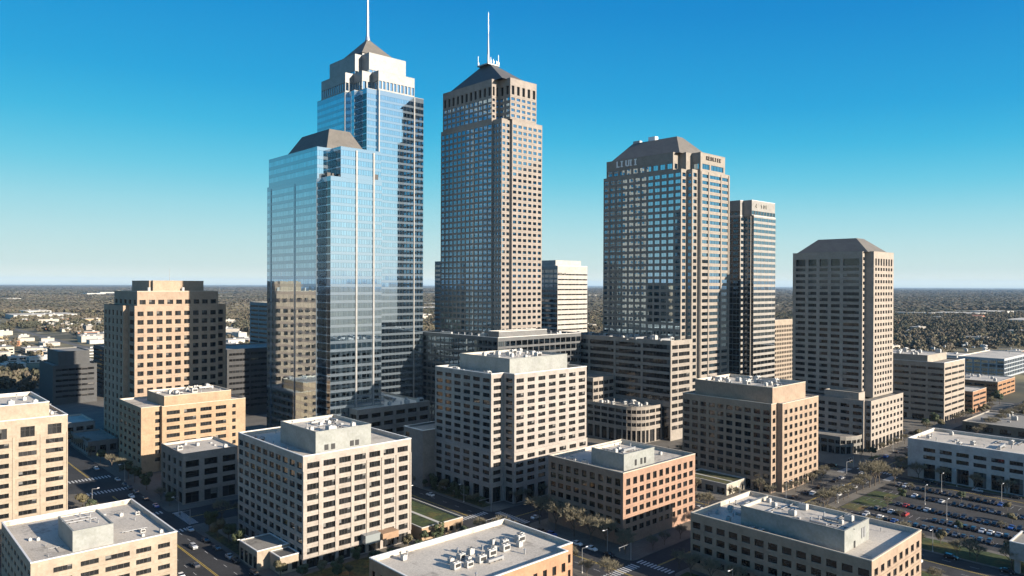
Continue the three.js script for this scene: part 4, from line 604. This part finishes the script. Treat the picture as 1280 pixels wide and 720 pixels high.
trees(any, 'small street tree in front of the sandy brown eight storey block', 'street trees by the sandy brown block', [[326, -172, 0.7, 0], [334, -168, 0.65, 1], [343, -167.6, 0.65, 2], [352, -167.6, 0.6, 0], [361, -167.8, 0.7, 1], [370, -167.6, 0.75, 2], [379, -170, 0.8, 0], [381, -180, 0.75, 4], [329, -179, 0.8, 1], [326.5, -220, 0.9, 3], [308, -180, 0.8, 0], [307, -200, 0.8, 1]]);
trees(any, 'street tree along the pavement by the pale stone tower podium', 'street trees by the pale stone tower', [[436, -174, 0.8], [446, -172, 0.7], [462, -172, 0.7, 1], [474, -172, 0.7, 2], [486, -172, 0.7, 0], [498, -172, 0.75, 1], [512, -180, 0.9], [516, -195, 0.9], [520, -172, 0.9], [515, -212, 0.9, 4]]);
trees(any, 'roadside tree near the beige ribbon windowed block', 'roadside trees by the ribbon windowed block', [[552, -176, 0.8], [562, -180, 0.9], [575, -175, 0.8], [586, -182, 0.9], [604, -174, 0.7], [616, -174, 0.7], [628, -174, 0.7], [641, -174, 0.8], [660, -172, 0.8], [672, -172, 0.9, 4], [684, -172, 0.8], [700, -176, 1.0, 1], [712, -180, 1.1, 4], [726, -176, 1.1], [738, -182, 1.1, 3], [700, -150, 1], [716, -146, 1.1], [735, -150, 1.1, 4], [660, -146, 0.9, 4], [680, -144, 0.9]]);
trees(any, 'tree on the lawn strip beside the car park road', 'trees on the lawn by the car park', [[307, -135, 0.9, 1], [312, -108, 0.8, 0], [316, -96, 0.7, 4], [309, -84, 0.8, 1], [314, -72, 0.8, 3], [272, -112, 0.7, 0], [276, -96, 0.8, 3], [270, -84, 0.7, 1], [306, -60, 0.8, 2]]);

const line = (x0, z0, x1, z1, n, s, seed) => { const r = rngOf(seed); return Array.from({ length: n }, (_, k) => { const t = (k + 0.2 + 0.6 * r()) / n; return [x0 + (x1 - x0) * t, z0 + (z1 - z0) * t, s * (0.75 + 0.5 * r())]; }); };
trees(bare, 'bare street tree beside the sunlit edge of the orange brick block', 'bare trees by the orange brick block', line(190, -228, 190, -150, 8, 0.95, 301));
trees(bare, 'bare street tree along the side street behind the cream ten storey block', 'bare trees on the side street', line(114, -311, 188, -311, 7, 0.85, 302));
trees(bare, 'bare tree in the row behind the white fifteen storey block', 'bare trees behind the white block', line(222, -244, 280, -243.4, 6, 0.7, 303).concat(line(280.5, -250, 280.5, -305, 6, 0.9, 304)));
trees(bare, 'bare street tree between the pinkish tan block and the road crossing', 'bare trees between tan block and crossing', line(281, -216, 281, -170, 5, 1.0, 305).concat(line(222, -167, 280, -167, 6, 0.8, 306)));
trees(any, 'small tree on a planted island between rows of parked cars', 'trees on the car park islands', [[384, -130, 0.55], [384, -108, 0.6], [384, -90, 0.55], [367, -128, 0.6], [350, -128, 0.55], [350, -84, 0.5], [336.6, -118, 0.5], [336.6, -96, 0.55], [366, -84, 0.55], [384, -72, 0.55]]);
trees(bare, 'bare tree on the verge along the road of the car park', 'bare trees along the car park road', line(304.8, -144, 304.8, -64, 8, 0.9, 307).concat(line(320, -146, 350, -146, 4, 0.9, 308)));
trees(bare, 'bare tree on the long pavement past the white low block', 'bare trees past the white low block', line(420, -147, 525, -147, 9, 0.9, 309).concat(line(550, -149, 735, -149, 12, 1.0, 310)));
trees(bare, 'bare tree on the shaded pavement leading past the tan block', 'bare trees on the shaded pavement', line(84, -420, 84, -535, 8, 0.9, 311).concat(line(109.5, -470, 109.5, -535, 5, 0.9, 312)));
trees(leafy, 'low evergreen in the planting at the foot of the white fifteen storey block', 'evergreens by the white block', line(214.6, -310, 214.6, -246, 10, 0.5, 313));
trees(leafy, 'low evergreen in the dark planting below the orange brick block', 'evergreens below the orange brick block', line(112, -190, 186, -186, 12, 0.55, 314).concat(line(120, -222, 186, -222, 9, 0.6, 315)));
trees(bare, 'bare tree beside the dark curved wing of the banded block', 'bare trees by the curved wing', line(306, -250, 306, -330, 7, 0.9, 316).concat(line(312, -246, 404, -246, 10, 0.8, 317)));
// ---------------------------------------------------------------- vehicles
const carGlass = new THREE.MeshPhysicalMaterial({ color: C(0.015, 0.017, 0.02), roughness: 0.04, ior: 1.8 }), tyreMat = std(0.02, 0.02, 0.02, 0.9), lampMat = std(0.7, 0.7, 0.66, 0.2), tailMat = std(0.4, 0.02, 0.02, 0.3);
function profile(pts, w, bevel) { const s = new THREE.Shape(); pts.forEach(([x, y], k) => k ? s.lineTo(x, y) : s.moveTo(x, y)); return new THREE.ExtrudeGeometry(s, { depth: w - 2 * bevel, bevelEnabled: true, bevelSize: bevel, bevelThickness: bevel, bevelSegments: 2 }).translate(0, 0, -w / 2 + bevel); }
function makeCar(suv, paint) {
  const o = new THREE.Group(), h = suv ? 0.22 : 0;
  mesh('body', profile([[-2.2, 0.32], [-2.25, 0.72 + h * 0.5], [-2.1, 0.94 + h], [-1.2, 0.98 + h], [0.95, 0.96 + h], [1.95, 0.80 + h], [2.2, 0.62 + h * 0.5], [2.18, 0.32]], 1.78, 0.09), paint, o);
  mesh('cabin_glass', profile(suv ? [[-2.0, 1.12], [-1.8, 1.58], [0.35, 1.58], [1.0, 1.14]] : [[-1.75, 0.94], [-1.05, 1.36], [0.25, 1.36], [1.05, 0.94]], 1.58, 0.12), carGlass, o);
  mesh('roof_panel', profile(suv ? [[-1.85, 1.62], [-1.75, 1.72], [0.25, 1.72], [0.4, 1.62]] : [[-1.05, 1.39], [-0.95, 1.47], [0.15, 1.47], [0.3, 1.39]], 1.48, 0.05), paint, o);
  for (const x of [-1.38, 1.36]) for (const s of [-1, 1]) { const w = mesh('wheel', new THREE.CylinderGeometry(0.34, 0.34, 0.22, 14).rotateX(Math.PI / 2).translate(x, 0.34, s * 0.82), tyreMat, o); mesh('rim', new THREE.CylinderGeometry(0.2, 0.2, 0.03, 10).rotateX(Math.PI / 2).translate(x, 0.34, s * 0.945), M.metal, w); }
  for (const s of [-1, 1]) { mesh('headlight', new THREE.BoxGeometry(0.06, 0.14, 0.36).translate(2.22, 0.68 + h * 0.6, s * 0.62), lampMat, o); mesh('tail_light', new THREE.BoxGeometry(0.06, 0.16, 0.34).translate(-2.27, 0.74 + h * 0.6, s * 0.63), tailMat, o); }
  return o;
}
const paints = [['black', 0.016, 0.012, 0.013], ['white', 0.72, 0.72, 0.71], ['silver', 0.42, 0.43, 0.44], ['dark grey', 0.06, 0.062, 0.066], ['blue', 0.03, 0.09, 0.30], ['red', 0.36, 0.035, 0.03]].map(([n, r, g, b]) => [n, new THREE.MeshPhysicalMaterial({ color: C(r, g, b), roughness: 0.35, metalness: 0.1, clearcoat: 1, clearcoatRoughness: 0.08 })]);
const carKinds = paints.map(([n, m]) => [makeCar(false, m), makeCar(true, m)]); carKinds.forEach((p, i) => p.forEach((o, j) => o.userData = { category: 'car', base: j ? 'parked_suv' : 'parked_car' }));
function car(x, z, turn, ci, suv, where, y = 0.006) { copyOf(carKinds[ci][suv ? 1 : 0], paints[ci][0] + (suv ? ' sport utility car ' : ' saloon car ') + where, x, y, z, turn, paints[ci][0] + (suv ? ' sport utility cars ' : ' saloon cars ') + where); }
{ const r = rngOf(5), rows = [[391, -139, -94, 'in the far row of the car park'], [376, -127, -82, 'in the row past the lawn of the car park'], [357, -127, -76, 'in the middle row of the car park'], [343, -131, -72, 'in the double row of the car park'], [330, -131, -76, 'in the row along the car park edge']];
  for (const [x, a, b, where] of rows) for (let z = a + 1.45; z < b; z += 2.9) if (r() < 0.86) { const q = r(); car(x + (r() - 0.5) * 0.5, z, r() < 0.5 ? 0 : Math.PI, q < 0.56 ? 0 : q < 0.66 ? 1 : q < 0.74 ? 2 : q < 0.93 ? 3 : q < 0.96 ? 4 : 5, r() < 0.45, where, 0.17); } }
car(208, -281, Math.PI / 2, 1, 0, 'parked on the street by the arcade of the white block'); car(100.5, -285, -Math.PI / 2, 2, 1, 'driving beside the cream ten storey block'); car(94.5, -266, Math.PI / 2, 3, 0, 'driving beside the cream low block'); car(117.5, -303, 0, 2, 0, 'parked by the side street corner', 0.15); car(240, -235, 0, 0, 1, 'waiting on the street before the white block'); car(289, -180, Math.PI / 2, 3, 0, 'on the street between the tan and sandy blocks'); car(297, -208, -Math.PI / 2, 0, 0, 'on the street between the tan and sandy blocks'); car(402, -160, 0, 1, 0, 'turning at the crossing before the pale stone tower'); car(407, -178, Math.PI / 2, 0, 1, 'waiting at the crossing before the pale stone tower'); car(386, -152.5, Math.PI, 3, 0, 'on the street by the car park corner'); car(345, -160, 0, 1, 1, 'on the street before the sandy brown block'); car(420, -154, Math.PI, 0, 0, 'beside the white low block street'); car(428, -160, 0, 3, 1, 'beside the white low block street'); car(199, -205, -Math.PI / 2, 0, 0, 'on the street beside the orange brick block'); car(90.5, -345, Math.PI / 2, 3, 0, 'on the shaded street by the pale yellow block'); car(103, -372, -Math.PI / 2, 1, 0, 'on the shaded street by the small grey block'); car(104.5, -440, -Math.PI / 2, 2, 0, 'on the shaded street before the tan block'); car(90, -460, Math.PI / 2, 0, 0, 'on the shaded street before the tan block'); car(299, -110, -Math.PI / 2, 0, 0, 'on the road beside the car park'); car(289, -96, Math.PI / 2, 1, 0, 'on the road beside the car park'); car(540, -200, Math.PI / 2, 1, 0, 'on the road before the ribbon windowed block'); car(535, -180, -Math.PI / 2, 0, 1, 'on the road before the ribbon windowed block');
{ const r = rngOf(31), go = (x0, z0, x1, z1, n, turn, where) => { for (let k = 0; k < n; k++) { const t = (k + 0.15 + 0.6 * r()) / n, q = r(); car(x0 + (x1 - x0) * t, z0 + (z1 - z0) * t, turn, q < 0.4 ? 0 : q < 0.58 ? 1 : q < 0.74 ? 2 : q < 0.92 ? 3 : 4, r() < 0.4, where); } };
  go(87.4, -306, 87.4, -255, 5, Math.PI / 2, 'parked at the kerb by the cream low block'); go(106.6, -308, 106.6, -240, 6, -Math.PI / 2, 'parked at the kerb by the cream ten storey block'); go(106.6, -415, 106.6, -345, 6, -Math.PI / 2, 'parked at the kerb by the small grey block'); go(193.4, -310, 193.4, -250, 6, Math.PI / 2, 'parked at the kerb by the lawn roofed pavilion'); go(210.6, -215, 210.6, -168, 5, -Math.PI / 2, 'parked at the kerb by the pinkish tan block'); go(216, -223.4, 278, -223.4, 5, 0, 'parked behind the pinkish tan block'); go(284.4, -216, 284.4, -170, 5, Math.PI / 2, 'parked at the kerb facing the mossy pavilion'); go(310, -151, 392, -151, 7, Math.PI, 'parked along the car park street side'); go(316, -163, 392, -163, 6, 0, 'parked before the sandy brown block'); go(301.6, -140, 301.6, -66, 6, -Math.PI / 2, 'parked at the verge of the car park road'); go(415, -150.5, 526, -150.5, 8, Math.PI, 'parked along the white low block street'); go(418, -166, 526, -166, 7, 0, 'parked before the pale stone tower'); go(409.8, -140, 409.8, -76, 5, -Math.PI / 2, 'parked before the white low block'); go(304.5, -290, 304.5, -250, 1, Math.PI / 2, 'parked by the curved wing'); }
for (const [i, [x, z]] of [[560, -157], [580, -161], [610, -157], [640, -161], [670, -157], [690, -161], [715, -157], [470, -161], [490, -155]].entries()) car(x, z, i % 2 ? 0 : Math.PI, [1, 0, 3, 2, 0, 1, 3, 0, 2][i], i % 3 === 0, 'on the far road past the white low block');

// ---------------------------------------------------------------- street lamps, traffic signals
{ const o = new THREE.Group(); mesh('pole', new THREE.CylinderGeometry(0.08, 0.13, 8.4, 10).translate(0, 4.2, 0), M.galv, o); mesh('base', new THREE.CylinderGeometry(0.25, 0.3, 0.5, 10).translate(0, 0.25, 0), M.kerb, o); mesh('arm', new THREE.CylinderGeometry(0.05, 0.06, 2.2, 8).rotateZ(Math.PI / 2 - 0.12).translate(1.05, 8.45, 0), M.galv, o); mesh('lamp_head', new RoundedBoxGeometry(1.0, 0.18, 0.4, 2, 0.07).translate(2.4, 8.6, 0), M.white, o); o.userData = { category: 'street lamp', base: 'street_lamp' };
  const t = new THREE.Group(); mesh('pole', new THREE.CylinderGeometry(0.11, 0.15, 6.4, 10).translate(0, 3.2, 0), M.galv, t); mesh('mast_arm', new THREE.CylinderGeometry(0.06, 0.1, 7, 8).rotateZ(Math.PI / 2).translate(3.5, 6.1, 0), M.galv, t); for (const x of [4, 6.6]) { const s = mesh('signal_head', new RoundedBoxGeometry(0.4, 1.1, 0.3, 1, 0.04).translate(x, 5.5, 0), M.black, t); for (let k = 0; k < 3; k++) mesh('lens', new THREE.CylinderGeometry(0.12, 0.12, 0.04, 10).rotateX(Math.PI / 2).translate(x, 5.85 - k * 0.34, 0.17), std(...[[0.25, 0.02, 0.02], [0.3, 0.18, 0.02], [0.03, 0.25, 0.08]][k], 0.3), s); } t.userData = { category: 'traffic light', base: 'traffic_signal' };
  const lampAt = [[85, -270, 0, 'beside the cream low block'], [109, -258, Math.PI, 'beside the cream ten storey block'], [109.5, -328, Math.PI, 'by the small grey block'], [85, -365, 0, 'by the pale yellow block'], [109, -405, Math.PI, 'by the tan seven storey block'], [85, -440, 0, 'beyond the pale yellow block'], [191, -275, 0, 'by the lawn roofed pavilion'], [213, -262, Math.PI, 'by the arcade of the white block'], [213, -177, Math.PI, 'by the pinkish tan block'], [191, -170, 0, 'by the orange brick block'], [213, -125, Math.PI, 'by the grey brown block'], [282, -200, 0, 'behind the pinkish tan block'], [304, -175, Math.PI, 'by the mossy roofed pavilion'], [330, -166, -Math.PI / 2, 'by the sandy brown block'], [396, -120, 0, 'at the car park edge'], [396, -95, 0, 'at the car park far edge'], [412, -118, Math.PI, 'by the white low block'], [304, -95, Math.PI, 'on the lawn by the car park'], [350, -104, 0, 'in the middle of the car park'], [367, -118, 0, 'between the car park rows'], [340, -146, -Math.PI / 2, 'on the car park street side'], [470, -169, -Math.PI / 2, 'by the pale stone tower']];
  for (const [x, z, r, w] of lampAt) copyOf(o, 'grey street lamp with one arm ' + w, x, 0.14, z, r);
  for (const [x, z, r, w] of [[85, -336.5, 0, 'at the pale yellow block corner'], [109, -313, Math.PI, 'at the cream ten storey block corner'], [191, -221, 0, 'before the orange brick block corner'], [213, -243, Math.PI, 'at the white fifteen storey block corner'], [213, -166, Math.PI, 'at the pinkish tan block corner'], [284 - 2, -149, 0, 'behind the long penthouse block'], [304, -165.5, Math.PI, 'by the mossy roofed pavilion corner'], [396, -165.5, 0, 'before the sandy brown block end'], [412, -148.5, Math.PI, 'at the white low block corner'], [412, -168.5, Math.PI, 'at the pale stone tower corner']]) copyOf(t, 'traffic signal on a long mast arm ' + w, x, 0.14, z, r);
}

// ---------------------------------------------------------------- country beyond the city: low buildings, woods
const fwd = [0.6794, -0.7337], rgt = [0.7337, 0.6794];
const place = (az, d) => [fwd[0] * d + rgt[0] * Math.tan(az) * d, fwd[1] * d + rgt[1] * Math.tan(az) * d];
const inCity = (x, z) => x > -262 && x < 748 && z > -792 && z < 62 || x > 740 && x < 1400 && z > -174 && z < -144 || x > 755 && x < 842 && z > -246 && z < -174 || x > 930 && x < 1066 && z > -274 && z < -190;
const footprints = [], roadsX = [-980, -1310, -1640, -2060, -2560, -3200, -4000], roadsZ = [-420, -60, 290, 640, 1010, 1390, 1800, 2300, 2950, 3700];
for (const z of roadsX) { const g = new GB(); g.top(-2600, 5200, z - 6, z + 6, 0.02); struct('road', g.geo(), M.roofGreyRoad ??= std(0.17, 0.165, 0.155, 0.95, { map: texAsphalt })); }
for (const x of roadsZ) { const g = new GB(); g.top(x - 6, x + 6, -5200, x > 905 ? 400 : -795, 0.026); struct('road', g.geo(), M.roofGreyRoad); }
const onRoad = (x, z, m) => roadsX.some(q => Math.abs(q - z) < m) || roadsZ.some(q => Math.abs(q - x) < m);
{ const r = rngOf(77), walls = [conc(0.60, 0.55, 0.47), conc(0.56, 0.42, 0.26), conc(0.42, 0.20, 0.11), conc(0.62, 0.61, 0.58), conc(0.40, 0.37, 0.33)], roofs = [M.roofWhite, M.roofGrey, M.roofWhite, std(0.33, 0.14, 0.08, 0.9)];
  const words = ['cream', 'ochre', 'red brick', 'white', 'grey'], rwords = ['white', 'grey', 'white', 'rust red'];
  function lowRise(x, z, w, d, h, wi, ri, zone, detail) {
    if (inCity(x, z) || onRoad(x, z, Math.max(w, d) / 2 + 7) || footprints.some(f => Math.abs(f[0] - x) < (f[2] + w) / 2 + 5 && Math.abs(f[1] - z) < (f[3] + d) / 2 + 5)) return; footprints.push([x, z, w, d]);
    const o = thing('low_building', `low ${words[wi]} walled building with ${rwords[ri]} roof ${zone}`, 'building', x, 0, z, 0, `low ${words[wi]} buildings with ${rwords[ri]} roofs ${zone}`);
    const a = new GB().box(-w / 2, w / 2, 0, h, -d / 2, d / 2, false); mesh('wall', a.geo(), walls[wi], o);
    if (ri === 3) { const g = new GB(), e = 0.8, q = h + w * 0.22; g.face([-w / 2 - e, h, d / 2 + e], [0, q, d / 2 + e], [0, q, -d / 2 - e], [-w / 2 - e, h, -d / 2 - e]); g.face([0, q, d / 2 + e], [w / 2 + e, h, d / 2 + e], [w / 2 + e, h, -d / 2 - e], [0, q, -d / 2 - e]); g.tri([-w / 2, h, d / 2], [w / 2, h, d / 2], [0, q, d / 2]); g.tri([-w / 2, h, -d / 2], [0, q, -d / 2], [w / 2, h, -d / 2]); mesh('roof', g.geo(), roofs[3], o); }
    else { mesh('roof', new GB().box(-w / 2 - 0.3, w / 2 + 0.3, h + 0.01, h + 0.5, -d / 2 - 0.3, d / 2 + 0.3).geo(), roofs[ri], o); const k = 1 + Math.floor(r() * 3); for (let q = 0; q < k; q++) { const ux = (r() - 0.5) * w * 0.6, uz = (r() - 0.5) * d * 0.6; mesh('roof_box', new GB().box(ux - 2, ux + 2, h + 0.5, h + 2.4, uz - 1.5, uz + 1.5, false).geo(), M.unit, o); } }
    if (detail) { const n = Math.floor(w / 7), m = Math.floor(d / 7), fl = Math.max(1, Math.floor(h / 4.2)); for (let f = 0; f < fl; f++) { for (let k = 0; k < n; k++) { const b = mesh('window', winGeo(3, false, k % 6, 'clear'), M.glassDark, o); b.position.set(-w / 2 + (k + 0.5) * w / n, f * 4.2 + 2.2, d / 2 + 0.03); b.scale.set(w / n * 0.66, 1.9, 1); } for (let k = 0; k < m; k++) { const b = mesh('window', winGeo(3, false, k % 6, 'clear'), M.glassDark, o); b.position.set(-w / 2 - 0.03, f * 4.2 + 2.2, -d / 2 + (k + 0.5) * d / m); b.rotation.y = -Math.PI / 2; b.scale.set(d / m * 0.66, 1.9, 1); } } }
  }
  for (let k = 0; k < 520; k++) { const d = 830 + Math.pow(r(), 1.2) * 1100, az = -0.64 + r() * 0.40, [x, z] = place(az, d); lowRise(x, z, 14 + r() * 36, 12 + r() * 28, 4 + r() * 6, [0, 1, 3, 4, 0, 3, 2][Math.floor(r() * 7)], Math.floor(r() * 3), 'beyond the paired-window tower', d < 1150); }
  for (let k = 0; k < 40; k++) { const d = 950 + r() * 1400, az = 0.06 + r() * 0.58, [x, z] = place(az, d); lowRise(x, z, 16 + r() * 36, 14 + r() * 26, 4 + r() * 6, [0, 1, 3, 4, 0, 3, 2][Math.floor(r() * 7)], Math.floor(r() * 3.1), 'in woods by the pale tower', d < 1150); }
  for (let k = 0; k < 34; k++) { const d = 900 + r() * 1500, az = -0.25 + r() * 0.35, [x, z] = place(az, d); lowRise(x, z, 16 + r() * 36, 14 + r() * 26, 4 + r() * 8, Math.floor(r() * 5), Math.floor(r() * 3), 'behind the glass towers', d < 1150); }
  for (let k = 0; k < 110; k++) { const d = 2000 + r() * r() * 7000, az = -0.66 + r() * 1.34, [x, z] = place(az, d); lowRise(x, z, 40 + r() * 150, 40 + r() * 110, 6 + r() * 8, 3, 0, 'on the distant plain', false); }
}
{ const cols = [[0.058, 0.060, 0.040], [0.078, 0.074, 0.046], [0.098, 0.084, 0.056], [0.112, 0.094, 0.066], [0.128, 0.114, 0.070]].map(c => C(...c)), white = std(1, 1, 1, 1), r = rngOf(88);
  const near = [0, 1, 2].map(k => crownGeo(90 + k, 150, 5.4, 10.5, 0.95)), far = [0, 1].map(k => crownGeo(95 + k, 70, 5.6, 8.5, 1.7));
  const lists = near.map(() => []).concat(far.map(() => [])), tr = [];
  const mask = (x, z) => nA[((Math.floor(x / 14) % 512 + 512) % 512) + 512 * ((Math.floor(z / 14) % 512 + 512) % 512)] * 0.6 + nB[((Math.floor(x / 9) % 512 + 512) % 512) + 512 * ((Math.floor(z / 9) % 512 + 512) % 512)] * 0.4;
  const clear = (x, z, m) => footprints.some(f => Math.abs(f[0] - x) < f[2] / 2 + m && Math.abs(f[1] - z) < f[3] / 2 + m) || footprints.some(f => Math.abs(f[0] - 14 - x) < f[2] / 2 + 12 && Math.abs(f[1] + 14 - z) < f[3] / 2 + 12);
  const put = (L, x, z, s, sy) => lists[L].push([new THREE.Matrix4().compose(new THREE.Vector3(x, 0, z), new THREE.Quaternion().setFromAxisAngle(new THREE.Vector3(0, 1, 0), r() * 6.28), new THREE.Vector3(s, sy, s)), cols[Math.min(4, Math.max(0, Math.floor(r() * 2.4 + 3.6 * nA[((Math.floor(x / 5) % 512 + 512) % 512) + 512 * ((Math.floor(z / 5) % 512 + 512) % 512)] - 0.6)))]]);
  let nt = 0;
  for (let k = 0; k < 30000; k++) { const d = Math.sqrt(600 * 600 + r() * (2600 * 2600 - 600 * 600)), az = -0.72 + r() * 1.44, [x, z] = place(az, d); if (inCity(x, z)) continue; const left = az < -0.22 && d < 1500; if (mask(x, z) < (left ? (az < -0.4 && d < 1350 ? 0.66 : 0.58) : 0.40) || onRoad(x, z, 10) || clear(x, z, 4)) continue; put(Math.floor(r() * 3), x, z, 0.7 + r() * 0.7, 0.75 + r() * 0.65); nt++; }
  for (let k = 0; k < 60000; k++) { const u = r(), d = 2500 + u * u * 15500, az = -0.74 + r() * 1.48, [x, z] = place(az, d); if (mask(x / 2.6, z / 2.6) < 0.42 || clear(x, z, 8)) continue; const s = 1.2 + d / 4200 + r() * 0.8; put(3 + Math.floor(r() * 2), x, z, s * 1.6, 0.9 + r() * 0.5 + d / 26000); }
  lists.forEach((L, q) => { const o = new THREE.InstancedMesh(q < 3 ? near[q] : far[q - 3], white, L.length); L.forEach(([m, c], i) => { o.setMatrixAt(i, m); o.setColorAt(i, c); }); o.name = numbered('woods'); o.userData = { kind: 'stuff', label: q < 3 ? 'brown green leafless woods around the city edge' : 'hazy woods reaching to the horizon', category: 'woods' }; o.castShadow = o.receiveShadow = true; scene.add(o); });
}
renderer.render(scene, camera);
